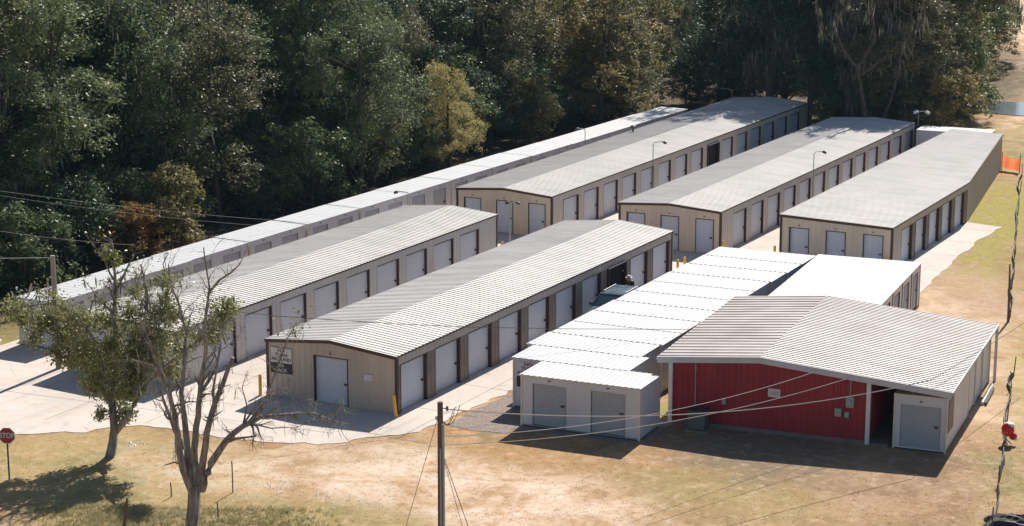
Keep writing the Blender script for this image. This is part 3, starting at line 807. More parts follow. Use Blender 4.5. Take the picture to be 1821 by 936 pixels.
m = MB(); m.tube([(0, -.05, .44), (0, -.05, 1.15)], .025, 6); m.build('conduit', M['grey_metal'], mt)
mt2 = boxthing('breaker_box', 'larger grey box low on the red wall, left of the two lower boxes', 'electric box', 7.14, -.03, 1.12, .28, .34, .12, M['box_grey'])
m = MB(); m.box(-.11, .11, -.13, -.12, .03, .30); m.build('lid', M['grey_metal'], mt2)
mt3 = boxthing('breaker_box', 'smaller grey box low on the red wall, right of the two lower boxes', 'electric box', 7.50, -.03, 1.10, .2, .26, .10, M['plywood'])
m = MB(); m.box(-.08, .08, -.11, -.10, .02, .22); m.build('lid', M['box_grey'], mt3)
mt4 = boxthing('disconnect_box', 'small grey disconnect box on the red wall right of the air conditioner', 'electric box', 2.28, -.03, 1.10, .16, .27, .09, M['box_grey'])
m = MB(); m.box(-.05, .05, -.10, -.09, .04, .22); m.build('lid', M['grey_metal'], mt4)
ac = empty('air_conditioner', R2W(1.32, -.55, 0), RZ, 'grey outdoor air conditioner on a pale slab against the red wall', 'air conditioner')
m = MB(); m.box(-.50, .50, -.42, .42, 0, .07); m.build('slab', paint('dusty_slab', (0.26, 0.23, 0.20), .9, 0, .5, 1.5), ac)
m = MB()
m.box(-.37, .37, -.35, .35, .10, .84)
for i in range(14): m.box(-.378, .378, -.358, .358, .15 + i * .048, .165 + i * .048)
m.build('cabinet', M['ac'], ac)
m = MB(); m.box(-.39, .39, -.37, .37, .84, .90); m.tube([(0, 0, .90), (0, 0, .925)], .30, 20); m.build('fan_guard', M['dark_metal'], ac)
# container under the right end of the roof
rc = empty('storage_container', R2W(9.42, .02), RZ, 'single-door white container tucked under the right end of the red building roof', 'container')
m = MB(); w_, d_, h_ = 2.12, 5.4, 2.28
m.box(0, .28, 0, .04, .06, h_); m.box(w_ - .24, w_, 0, .04, .06, h_); m.box(.28, w_ - .24, 0, .04, 1.88, h_); m.box(.28, w_ - .24, 0, .04, .06, .12)
m.box(0, .04, .041, d_, .06, h_); m.box(w_ - .04, w_, .041, d_, .06, h_); m.box(.041, w_ - .041, d_ - .04, d_, .06, h_)
m.build('wall', M['white_wall'], rc)
m = MB(); m.box(-.03, w_ + .03, -.03, d_ + .03, h_ + .001, h_ + .05); m.build('roof', M['cream'], rc)
m = MB(); m.box(-.025, .05, -.025, .05, .0, h_); m.build('corner_post', M['cream'], rc); m = MB(); m.box(w_ - .05, w_ + .025, -.025, .05, .0, h_); m.build('corner_post', M['cream'], rc)
add_door(rc, (.28, 0), 0, w_ - .52, 1.88, .03, M['roller_grey'], M['grey_metal'], z0=.12, fw=.015)
m = MB(); m.box(w_ + .001, w_ + .03, .35, 1.55, .75, 2.12); tag(m.build('boarded_panel', M['plywood'], rc))
pp = empty('pipe_bundle', R2W(11.8, 7.6), RZ, 'white pipes lying on the ground along the right side of the red building', 'pipes')
for i, (dx, l) in enumerate(((0, 3.2), (.16, 2.6))):
    m = MB(); m.tube([(dx, 0, .09), (dx - .05, l, .09)], .08 - .015 * i, 8); m.build('pipe', [M['pvc'], M['wood']][i], pp)

# ------------------------------------------------------------------ bollards
bollard_me = None
def bollard(x, y, lab, h=.95, lean=0):
    r = empty('bollard', (x, y, 0), 0, lab, 'bollard', 'yellow bollards at the building corners')
    m = MB(); m.tube([(0, 0, 0), (0, 0, h - .05), (0, 0, h)], [.075, .075, .05], 12); m.build('post', M['yellow'], r)
    m = MB(); m.tube([(0, 0, 0), (0, 0, .045)], [.14, .12], 12); m.build('footing', M['concrete'], r)
    r.rotation_euler = (0, lean, 0)
bollard(.17, -.42, 'yellow bollard leaning at the near right corner of the front centre building', 1.02, R(-6))
bollard(-6.92, -.28, 'yellow bollard at the near left corner of the front centre building', 1.0)
bollard(.25, 30.75, 'yellow bollard, near one of the pair at the far corner of the front centre building')
bollard(.32, 31.6, 'yellow bollard, farther one of the pair at the far corner of the front centre building')
bollard(-10.85, 30.6, 'yellow bollard by the lamp post at the far corner of the front left building')
bollard(-10.45, 36.8, 'yellow bollard at the near right corner of the longest back building')
bollard(-17.75, 36.8, 'yellow bollard at the near left corner of the longest back building')
bollard(.62, 36.9, 'yellow bollard at the near right corner of the middle back building')
bollard(3.8, 36.9, 'yellow bollard at the near left corner of the back right building')
bollard(10.5, 36.8, 'yellow bollard at the near right corner of the back right building, by its end doors')
bollard(.75, 53.6, 'small yellow bollard halfway along the middle back building')
bollard(-10.4, 85.2, 'yellow bollard at the far corner of the longest back building')

# ------------------------------------------------------------------ lamps on the buildings
def wall_lamp(x, y, z0, z1, dx, dy, lab, heads=1, mat=None, big=False):
    r = empty('yard_lamp', (x, y, z0), 0, lab, 'lamp', 'lamps on bent poles at the buildings')
    m = MB(); h = z1 - z0; m.tube([(0, 0, 0), (0, 0, h - .08), (dx * .15, dy * .15, h), (dx, dy, h + .04)], .03, 8); m.build('pole', M['grey_metal'], r)
    for k in range(heads):
        m = MB(); a = Vector((dx, dy, 0)).normalized() * (1 if k == 0 else -1); p = Vector((dx, dy, h)) if k == 0 else Vector((0, 0, h))
        s = 1.1 if big else .8
        m.tube([p, p + a * .12 * s + Vector((0, 0, .0)), p + a * .34 * s + Vector((0, 0, -.10 * s))], [.04 * s, .12 * s, .10 * s], 10)
        m.build('lamp_head', mat or M['dark_metal'], r)
wall_lamp(-16.9, 30.2, 2.5, 3.45, -.7, -.1, 'lamp on a bent pole at the far left corner of the front left building', 1)
wall_lamp(-18.6, 58.5, 2.3, 3.4, -.5, 0, 'lamp on a bent pole beside the middle of the long white row')
wall_lamp(-10.4, 51.9, .0, 3.95, .55, .3, 'lamp on a tall pole halfway along the right side of the longest back building')
wall_lamp(.65, 52.9, .0, 3.95, .45, .3, 'lamp on a tall pole halfway along the middle back building')
wall_lamp(-10.7, 31.3, .0, 3.2, .32, .1, 'dark twin-headed lamp post at the far right corner of the front left building', 2)
wall_lamp(-17.3, 84.6, 2.5, 3.4, -.8, -.1, 'lamp on a bent pole at the far left corner of the longest back building')
wall_lamp(-10.55, 85.2, .0, 3.5, .7, .1, 'lamp on a bent pole at the far right corner of the longest back building')
wall_lamp(.55, 77.9, .0, 3.5, .45, .1, 'white twin floodlight at the far corner of the middle back building', 2, M['lamp'], True)
vt = empty('roof_vent', (-17.0, 63.5, 2.68), 0, 'small dark round vent on the roof edge of the longest back building', 'vent')
m = MB(); m.tube([(0, 0, 0), (0, 0, .25)], .07, 10); m.build('pipe', M['dark_metal'], vt)
m = MB(); m.tube([(0, 0, .22), (0, 0, .28), (0, 0, .42), (0, 0, .48)], [.12, .2, .2, .1], 12); m.build('cap', M['dark_metal'], vt)

# ------------------------------------------------------------------ stop sign
sp = empty('stop_sign', at(16.5, 853), 0, 'red octagonal STOP sign on a thin post at the left edge of the lot', 'sign')
sp.rotation_euler = (0, 0, R(24))
m = MB(); m.box(-.03, .03, 0, .03, 0, 1.95); m.build('post', M['wood'], sp)
m = MB(); rr_ = .34
pts = [(rr_ * math.cos(R(22.5 + 45 * k)), 1.78 + rr_ * math.sin(R(22.5 + 45 * k))) for k in range(8)]
m.add([(x, -.012, z) for x, z in pts] + [(x, 0, z) for x, z in pts], [tuple(range(8)), tuple(reversed(range(8, 16)))] + [(k, 8 + k, 8 + (k + 1) % 8, (k + 1) % 8) for k in range(8)])
pn = m.build('sign_face', M['stop_red'], sp)
m = MB()
for k in range(8):
    a, b = pts[k], pts[(k + 1) % 8]; c = (0, 1.78)
    f = lambda p, q: (c[0] + (p[0] - c[0]) * q, -.016, c[1] + (p[1] - c[1]) * q)
    m.add([f(a, .985), f(b, .985), f(b, .93), f(a, .93)], [(0, 1, 2, 3)])
m.build('border', M['sign_white'], pn)
text_obj('lettering', 'STOP', .28, M['sign_white'], pn, (0, -.018, 1.78), (math.pi / 2, 0, 0), .88, .010)

# ------------------------------------------------------------------ utility poles and wires
PB = at(785, 1010)
ph = 0
d_ = (PB - CAM).dot(FH)
PT = at_d(782, 715, PB)
up_ = empty('utility_pole', PB, R(20), 'weathered grey utility pole in the centre foreground with a pipe strapped to its side', 'utility pole')
H1 = PT.z
m = MB(); m.tube([(0, 0, -.3), (0, 0, H1 * .5), (0, 0, H1)], [.12, .105, .095], 12); m.build('pole', M['wood'], up_)
m = MB(); m.tube([(.10, -.06, -.2), (.10, -.06, H1 - .75)], .05, 8); m.build('conduit', M['conduit'], up_)
m = MB(); m.tube([(.02, -.13, -.2), (.02, -.13, H1 - 1.6)], .028, 8); m.build('conduit', M['conduit'], up_)
m = MB(); m.tube([(.08, 0, H1 - .22), (.26, 0, H1 - .22)], .018, 6); m.tube([(.24, 0, H1 - .30), (.24, 0, H1 - .14)], .04, 8); m.build('insulator', M['dark_metal'], up_)
m = MB(); m.box(-.16, -.08, -.04, .04, H1 - .62, H1 - .50); m.build('guy_bracket', M['grey_metal'], up_)
m = MB()
for k, (a, zz) in enumerate(((.42, .55), (.58, .62), (.33, .45))):
    pts = []
    for t in np.linspace(0, 1, 10):
        pts.append((.1 + a * t, -.02 + .04 * k, H1 - .70 + (zz * t ** 2.2) - .16 * math.sin(math.pi * t) * 1.1))
    m.tube(pts, .012, 5)
m.build('drip_loop', M['wire_dark'], up_)
def wire(name_label, pts, r=.016, mat=None, sag=0.0, cat='wire', group='overhead wires'):
    p, q = Vector(pts[0]), Vector(pts[-1]); m = MB(); out = []
    if len(pts) == 2:
        for t in np.linspace(0, 1, 24):
            v = p.lerp(q, t); v.z -= sag * 4 * t * (1 - t); out.append(v)
    else: out = pts
    m.tube(out, r, 5); o = m.build('wire', mat or M['wire']); tag(o, name_label, cat, group); return o
top = Vector(PB) + Vector((.2, 0, H1 - .22))
A1 = at_d(1900, 545, at(1790, 690), 6)
wire('thick pale wire from the pole top across the red wall to the roof edge', [top, R2W(10.9, -.35, 2.78 + .35)], .020, M['wire'], .75)
wire('dark wire hanging above the red building roof towards its back right corner', [R2W(10.9, -.35, 3.13), R2W(13.2, 12.6, 3.0)], .014, M['wire_dark'], .05)
wire('upper of the two thin pale wires crossing the red wall', [Vector(PB) + Vector((.1, 0, H1 - 1.2)), R2W(6.2, -.32, 2.98)], .014, M['wire'], .55)
wire('lower of the two thin pale wires crossing the red wall', [Vector(PB) + Vector((.1, 0, H1 - 1.5)), R2W(7.6, -.32, 2.86)], .014, M['wire'], .55)
gl = at(700, 1010); wire('guy wire running down to the left of the centre utility pole', [Vector(PB) + Vector((-.1, 0, H1 - .6)), gl], .010, M['wire_dark'])
gr = at(862, 1020); wire('outer guy wire running down to the right of the centre utility pole', [Vector(PB) + Vector((.12, 0, H1 - 1.9)), gr], .013, M['wire_dark'])
gr = at(846, 1020); wire('inner guy wire running down to the right of the centre utility pole', [Vector(PB) + Vector((.12, 0, H1 - 2.0)), gr], .009, M['wire_dark'])
# left pole
PL = at(105, 656); HL = at_d(101, 455, PL).z
ul = empty('utility_pole', PL, 0, 'plain wooden utility pole at the left behind the leafy roadside tree', 'utility pole')
m = MB(); m.tube([(0, 0, -.2), (-.05, 0, HL)], [.15, .115], 12); m.build('pole', M['wood_pale'], ul)
m = MB(); m.tube([(-.05, 0, HL - .12), (-.22, 0, HL - .1), (-.32, 0, HL - .25)], .02, 6); m.build('bracket', M['grey_metal'], ul)
tl = Vector(PL) + Vector((-.05, 0, HL - .1))
wire('wire leaving the left wooden pole towards the left edge', [tl, at_d(-200, 462, PL, 0)], .014, M['wire'])
wire('long thin dark wire crossing low over the front roofs', [at_d(395, 552, (-12, -1.2, 0)), at_d(840, 583, (0, 0, 0)), ][0:1] + [at_d(x, y, (0, 0, 0), o) for x, y, o in ((500, 563, -2.), (607, 570, -1.2), (720, 577, 0), (840, 582, 1), (1000, 585, 2.5), (1214, 586, 5), (1330, 583, 8), (1450, 577, 13), (1600, 568, 18), (1700, 562, 22), (1790, 556, 25), (1900, 546, 28))], .013, M['wire_dark'])
wire('upper of three wires against the dark wood at far left', [at_d(-150, 318, (-26, 0, 0)), at_d(562, 397, (-20.5, 24, 0))], .006, M['wire'], .25)
wire('middle of three wires against the dark wood at far left', [at_d(-150, 323, (-26, 0, 0)), at_d(470, 402, (-20.5, 20, 0))], .005, M['wire'], .25)
wire('lowest of three wires against the dark wood at far left', [at_d(-150, 385, (-26, -4, 0)), at_d(240, 436, (-20.5, 8, 0))], .006, M['wire'], .2)

# ------------------------------------------------------------------ car and person at the open unit
def car(loc, rz):
    r = empty('car', loc, rz, 'blue-grey family car parked at the open unit, only its roof and windscreen showing', 'car')
    body = paint('car_paint_blue_grey', (0.09, 0.135, 0.17), .25, .6, .05, 2.0, spec=.6)
    glass = paint('car_glass', (0.02, 0.035, 0.045), .08, 0, 0, 1.0, spec=.8)
    # profile along length (front at -Y): (y, z)
    L_, W_ = 4.6, 1.82
    lower = [(-2.28, .35), (-2.30, .62), (-2.15, .82), (-1.15, .98), (2.15, 1.02), (2.28, .85), (2.28, .35)]
    m = MB()
    def loft(prof, w0, w1):
        n = len(prof); vs = []
        for sx in (-1, 1):
            for i, (y, z) in enumerate(prof):
                w = (w0 if z < .9 else w1) / 2; vs.append((sx * w, y, z))
        fs = [tuple(range(n)), tuple(reversed(range(n, 2 * n)))] + [(i, i + n, (i + 1) % n + n, (i + 1) % n) for i in range(n)]
        return vs, fs
    vs, fs = loft(lower, W_, W_ - .12); m.add(vs, fs)
    o = m.build('body', body, r)
    bv = o.modifiers.new('b', 'BEVEL'); bv.width = .07; bv.segments = 3
    m = MB()   # greenhouse: tapered
    g0 = [(-1.05, .985), (2.05, 1.02)]; g1 = [(-.28, 1.50), (1.75, 1.47)]
    def quadbox(y0, y1, z0, z1, w0, Y0, Y1, w1):
        return [(-w0, y0, z0), (w0, y0, z0), (w0, y1, z0), (-w0, y1, z0), (-w1, Y0, z1), (w1, Y0, z1), (w1, Y1, z1), (-w1, Y1, z1)], [(0, 3, 2, 1), (4, 5, 6, 7), (0, 1, 5, 4), (1, 2, 6, 5), (2, 3, 7, 6), (3, 0, 4, 7)]
    vs, fs = quadbox(-1.1, 2.1, .97, 1.50, .83, -.22, 1.78, .66); m.add(vs, fs); m.build('window', glass, r)
    m = MB(); vs, fs = quadbox(-.30, 1.80, 1.485, 1.55, .69, -.12, 1.66, .60); m.add(vs, fs)
    for sx in (-1, 1):
        m.beam((sx * .84, -1.12, .99), (sx * .68, -.24, 1.50), .06, .06); m.beam((sx * .84, 2.08, 1.0), (sx * .68, 1.76, 1.5), .10, .10); m.beam((sx * .85, .45, .98), (sx * .69, .5, 1.5), .07, .07)
    o = m.build('roof', body, r); bv = o.modifiers.new('b', 'BEVEL'); bv.width = .02; bv.segments = 2
    for sx in (-1, 1):
        m = MB(); m.tube([(sx * .60, -.05, 1.60), (sx * .60, 1.55, 1.60)], .022, 6); m.beam((sx * .60, 0, 1.54), (sx * .60, 0, 1.6), .03, .03); m.beam((sx * .60, 1.5, 1.54), (sx * .60, 1.5, 1.6), .03, .03); m.build('roof_rail', M['lamp'], r)
        m = MB(); m.box(sx * .98 - .09, sx * .98 + .09, -.92, -.78, .98, 1.14); m.build('mirror', body, r)
        m = MB(); m.box(sx * .68 - .17, sx * .68 + .17, -2.31, -2.2, .62, .76); m.build('headlight', M['lamp'], r)
        m = MB(); m.box(sx * .74 - .1, sx * .74 + .1, 2.25, 2.31, .72, .95); m.build('tail_light', M['red_plastic'], r)
        for y in (-1.42, 1.42):
            m = MB(); m.tube([(sx * .70, y, .33), (sx * .92, y, .33)], .33, 20); w = m.build('wheel', M['black'], r)
            m = MB(); m.tube([(sx * .80, y, .33), (sx * .935, y, .33)], .20, 12); m.build('rim', M['grey_metal'], w)
    m = MB(); m.box(-.62, .62, -2.325, -2.28, .42, .58); m.build('grille', M['black'], r)
    return r
car((1.55, 19.3, .03), R(2))

def skin_mesh(name, verts, edges, radii, mat, parent=None, sub=2, root=0):
    me = bpy.data.meshes.new(name); me.from_pydata([tuple(v) for v in verts], edges, [])
    o = bpy.data.objects.new(name, me); col.objects.link(o)
    sk = o.modifiers.new('s', 'SKIN'); sb = o.modifiers.new('u', 'SUBSURF'); sb.levels = sub; sb.render_levels = sub
    for i, rr in enumerate(radii):
        rr = (rr, rr) if isinstance(rr, (int, float)) else rr
        me.skin_vertices[0].data[i].radius = rr
        me.skin_vertices[0].data[i].use_root = (i == root)
    bpy.context.view_layer.update()
    dg = bpy.context.evaluated_depsgraph_get()
    m2 = bpy.data.meshes.new_from_object(o.evaluated_get(dg)); bpy.data.objects.remove(o)
    m2.name = name; m2.materials.clear(); m2.materials.append(mat)
    m2.polygons.foreach_set('use_smooth', [True] * len(m2.polygons))
    return link(name, m2, parent)
def person(loc, rz):
    r = empty('person', loc, rz, 'person in a dark green shirt and pale brimmed hat bending beside the parked car', 'person')
    skin = paint('skin', (0.30, 0.17, 0.11), .5, 0, 0); shirt = paint('dark_green_shirt', (0.035, 0.06, 0.035), .8, 0, .2, 3.0)
    pants = paint('dark_trousers', (0.05, 0.05, 0.06), .8, 0, .2); hat = paint('pale_hat', (0.55, 0.52, 0.45), .8, 0, .1)
    # facing -Y, torso bent forward a little, forearms reaching forward
    J = {'pel': (0, 0, .95), 'waist': (0, -.03, 1.08), 'chest': (0, -.12, 1.30), 'neck': (0, -.20, 1.47), 'head': (0, -.25, 1.57), 'crown': (0, -.28, 1.68)}
    V = [J[k] for k in ('pel', 'waist', 'chest', 'neck', 'head', 'crown')]
    Rr = [(.15, .12), (.14, .11), (.17, .12), .055, (.078, .095), (.06, .07)]
    E = [(0, 1), (1, 2), (2, 3), (3, 4), (4, 5)]
    for sx in (-1, 1):
        b = len(V); V += [(sx * .18, -.14, 1.38), (sx * .27, -.22, 1.14), (sx * .20, -.45, 1.06), (sx * .18, -.53, 1.05)]; Rr += [.062, .045, .034, .035]; E += [(2, b), (b, b + 1), (b + 1, b + 2), (b + 2, b + 3)]
        b = len(V); V += [(sx * .10, .0, .88), (sx * .12, -.06, .50), (sx * .13, .02, .10), (sx * .14, -.14, .05)]; Rr += [.095, .06, .042, (.04, .035)]; E += [(0, b), (b, b + 1), (b + 1, b + 2), (b + 2, b + 3)]
        for k in range(5):   # fingers
            b2 = len(V); x0 = sx * (.18 + (k - 2) * .017); V += [(x0, -.585, 1.045), (x0, -.62 + .004 * abs(k - 2), 1.02)]; Rr += [.009, .008]
            E += [(b - 1, b2), (b2, b2 + 1)]
    skin_mesh('body', V, E, Rr, skin, r)
    V = [J['pel'], J['waist'], J['chest'], (0, -.17, 1.42)]; Rr = [(.165, .135), (.16, .125), (.19, .14), (.09, .08)]; E = [(0, 1), (1, 2), (2, 3)]
    for sx in (-1, 1):
        b = len(V); V += [(sx * .19, -.14, 1.38), (sx * .25, -.20, 1.20)]; Rr += [.078, .062]; E += [(2, b), (b, b + 1)]
    skin_mesh('shirt', V, E, Rr, shirt, r)
    V = [(0, 0, .97)]; Rr = [(.165, .135)]; E = []
    for sx in (-1, 1):
        b = len(V); V += [(sx * .10, .0, .86), (sx * .12, -.06, .50), (sx * .13, .02, .12)]; Rr += [.11, .078, .062]; E += [(0, b), (b, b + 1), (b + 1, b + 2)]
    skin_mesh('trousers', V, E, Rr, pants, r)
    m = MB(); m.tube([(0, -.26, 1.62), (0, -.262, 1.635)], [.19, .18], 18); m.tube([(0, -.262, 1.63), (0, -.27, 1.70), (0, -.28, 1.74)], [.115, .11, .07], 16); m.build('hat', hat, r, True)
    return r
person((.98, 22.7, .03), R(-15))

# ------------------------------------------------------------------ silt fence, tarp, orange barrier, red object
def silt_fence(pts, lab, hfun):
    r = empty('silt_fence', (pts[0].x, pts[0].y, 0), 0, lab, 'fence', 'collapsed black silt fence along the right side')
    o = Vector((pts[0].x, pts[0].y, 0)); n = 60; m = MB(); P = []
    segs = len(pts) - 1
    for i in range(n + 1):
        t = i / n * segs; k = min(int(t), segs - 1); p = pts[k].lerp(pts[k + 1], t - k) - o
        p.x += .06 * math.sin(i * .55) + random.uniform(-.02, .02); P.append(p)
    vs = []
    for i, p in enumerate(P):
        h = hfun(i / n) * (.75 + .3 * math.sin(i * .7) * math.sin(i * .23 + 1)) * random.uniform(.92, 1.08); lean = .10 * math.sin(i * .45)
        vs += [(p.x - .03, p.y, -.02), (p.x + lean - .02, p.y, h), (p.x + lean + .02, p.y, h), (p.x + .03, p.y, -.02)]
    fs = []
    for i in range(n):
        a = 4 * i; b = a + 4; fs += [(a, a + 1, b + 1, b), (a + 1, a + 2, b + 2, b + 1), (a + 2, a + 3, b + 3, b + 2)]
    m.add(vs, fs); m.build('fabric', M['silt'], r)
    for i in range(0, n + 1, 10):
        p = P[i]; q = MB(); q.beam((p.x + .05, p.y, 0), (p.x + .05 + random.uniform(-.08, .08), p.y, .75 + random.uniform(0, .15)), .045, .045); q.build('stake', M['wood'], r)
fa = [at(*q) for q in [(1755, 980), (1765, 936), (1783, 830), (1786, 775), (1795, 700), (1799, 665)]]
fb = [at(*q) for q in [(1794, 565), (1801, 490), (1806, 430), (1810, 360), (1815, 310)]]
silt_fence(fa, 'sagging black silt fence nearest the camera on the right, beside the red plastic float', lambda t: .30)
silt_fence(fb, 'black silt fence farther up the right side beside the green strip', lambda t: .55 - .2 * t)
of = empty('orange_barrier', at(1781, 303), 0, 'torn orange barrier cloth strung between two posts at the far right', 'barrier')
b0 = at(1779, 305); b1 = at(1811, 310)
m = MB(); n = 14
for i in range(n + 1):
    t = i / n; p = b0.lerp(b1, t) - b0; zt = 1.30 - .22 * math.sin(math.pi * t) - .2 * t; y = .06 * math.sin(t * 11)
    m.v += [(p.x, p.y + y, .22 - .1 * t), (p.x, p.y + y * 1.4 + .04, .7), (p.x, p.y + y, zt)]
for i in range(n): a = 3 * i; m.f += [(a, a + 3, a + 4, a + 1), (a + 1, a + 4, a + 5, a + 2)]; m.mi += [0, 0]
m.build('cloth', M['orange'], of)
for t in (0, 1): q = MB(); p = (b1 - b0) * t; q.beam((p.x, p.y, 0), (p.x, p.y, 1.35), .05, .05); q.build('stake', M['wood'], of)
rp = empty('red_float', at(1791, 790), 0, 'red and white rounded plastic object hung on the black silt fence', 'plastic object')
def uvball(mb, c, rx, ry, rz_, n=14, k=8):
    b = len(mb.v)
    for i in range(k + 1):
        ph_ = math.pi * i / k
        for j_ in range(n):
            t = 2 * math.pi * j_ / n; mb.v.append((c[0] + rx * math.sin(ph_) * math.cos(t), c[1] + ry * math.sin(ph_) * math.sin(t), c[2] + rz_ * math.cos(ph_)))
    for i in range(k):
        for j_ in range(n): mb.f.append((b + i * n + j_, b + (i + 1) * n + j_, b + (i + 1) * n + (j_ + 1) % n, b + i * n + (j_ + 1) % n)); mb.mi.append(mb.cur)
m = MB(); uvball(m, (.0, 0, .62), .27, .22, .30); uvball(m, (.22, .02, .36), .17, .15, .16); m.build('shell', M['red_plastic'], rp, True)
m = MB(); uvball(m, (.03, .05, .80), .24, .2, .13); uvball(m, (.33, 0, .26), .09, .08, .07); m.build('white_cap', M['bone'], rp, True)
m = MB(); m.tube([(-.22, -.02, .5), (-.10, -.1, .28), (.05, -.12, .0)], [.05, .045, .03], 8); m.tube([(-.1, -.1, .3), (.2, -.1, .05)], .03, 6); m.build('strap', M['pvc'], rp)
tp = at(1800, 935); m = MB(); n = 26; k = 12
for i in range(n + 1):
    for j_ in range(k + 1):
        u, v = i / n, j_ / k
        h = .40 * math.sin(math.pi * u) ** .6 * math.sin(math.pi * v) ** .6 * (1 + .35 * math.sin(9 * u + 3 * v) + .2 * math.sin(17 * v + 5 * u)) + .05 * random.random()
        m.v.append((tp.x - 1.0 + 3.4 * u + .1 * math.sin(7 * v), tp.y - .5 + 1.1 * v + .2 * math.sin(5 * u), max(.0, h)))
for i in range(n):
    for j_ in range(k): a = i * (k + 1) + j_; m.f.append((a, a + k + 1, a + k + 2, a + 1)); m.mi.append(0)
tag(m.build('tarp', M['silt'], smooth=False), 'crumpled black plastic sheet lying at the bottom right corner', 'tarp')
# small stakes and stumps on the front lawn
for (x, y), (xt, yt), lab in (((219, 950), (226, 886), 'dark wooden stake at the bottom edge, left of the mossy bare tree'), ((414, 876), (412, 820), 'short weathered stake on the lawn just right of the bare tree'),
                              ((388, 925), (386, 893), 'thin low stake at the foot of the bare tree, on its right'), ((305, 884), (303, 858), 'thin stake on the lawn left of the bare tree trunk'), ((1793, 572), (1796, 470), 'tall dark post where the overhead wire meets the fence line on the right')):
    p = at(x, y); q = at_d(xt, yt, p); m = MB()
    m.tube([p, p.lerp(q, .6) + Vector((.01, 0, 0)), q], [.07, .06, .04] if 'dark' in lab else .025, 7); tag(m.build('stake', M['wood']), lab, 'stake', 'stakes standing on the grass')

# ------------------------------------------------------------------ vegetation
rng = np.random.default_rng(11)
def unit(v): return v / np.maximum(np.linalg.norm(v, axis=-1, keepdims=True), 1e-9)
def leaves(cent, ln, wd_, up_bias=.5, droop=0.0, rng=rng):
    n = len(cent)
    nrm = rng.normal(size=(n, 3)); nrm[:, 2] = np.abs(nrm[:, 2]) + up_bias; nrm = unit(nrm)
    a = rng.normal(size=(n, 3)); a = unit(a - (a * nrm).sum(1, keepdims=True) * nrm)
    a[:, 2] -= droop; a = unit(a)
    b = np.cross(nrm, a)
    l = ln * rng.uniform(.45, 1.45, (n, 1)); w = wd_ * rng.uniform(.6, 1.3, (n, 1))
    V = np.stack([cent - a * l / 2, cent + b * w / 2, cent + a * l / 2 + nrm * l * -.12, cent - b * w / 2], 1)
    return V.reshape(-1, 3)
def clump_points(lobes, per_lobe, per_clump, cr=.45, lo=-.55, rng=rng):
    out = []
    for (x, y, z, r) in lobes:
        n = max(3, int(per_lobe * r * r / 2.2)); d = rng.normal(size=(n, 3)); d = unit(d)
        d[:, 2] = np.where(d[:, 2] < lo, -d[:, 2], d[:, 2])
        c = np.array([x, y, z]) + d * (r * rng.uniform(.55, 1.08, (n, 1))) * np.array([1, 1, .8])
        k = rng.integers(int(per_clump * .5), int(per_clump * 1.4) + 1, n)
        cc = np.repeat(c, k, 0); rad = np.repeat(cr * rng.uniform(.3, 1.6, n), k)[:, None]
        out.append(cc + rng.normal(size=cc.shape) * rad * np.array([.6, .6, .38]))
    return np.concatenate(out)
def curve_pts(p, q, wob, n=6, rr=random):
    p, q = Vector(p), Vector(q); L_ = (q - p).length; o = []; off = Vector((0, 0, 0))
    for i in range(n + 1):
        t = i / n
        if 0 < i < n: off += Vector((rr.uniform(-1, 1), rr.uniform(-1, 1), rr.uniform(-.6, .6))) * wob * L_ / n
        o.append(p.lerp(q, t) + off * (1 - t * .2 if i < n else 1))
    return o
def strands(points, lmin, lmax, w, rng=rng):
    """hanging moss: narrow twisted drooping strips"""
    n = len(points); l = rng.uniform(lmin, lmax, n); out = []
    th = rng.uniform(0, math.pi, n); dx = np.stack([np.cos(th), np.sin(th), np.zeros(n)], 1) * (w * rng.uniform(.5, 1.5, n))[:, None]
    sway = rng.normal(size=(n, 3)) * .06; sway[:, 2] = 0
    top = points; mid = points + sway - np.stack([np.zeros(n), np.zeros(n), l * .5], 1); bot = points + sway * 2.2 - np.stack([np.zeros(n), np.zeros(n), l], 1)
    A = np.stack([top - dx * .5, top + dx * .5, mid + dx, mid - dx], 1).reshape(-1, 3); B = np.stack([mid - dx, mid + dx, bot + dx * .15, bot - dx * .15], 1).reshape(-1, 3)
    return np.concatenate([A, B])

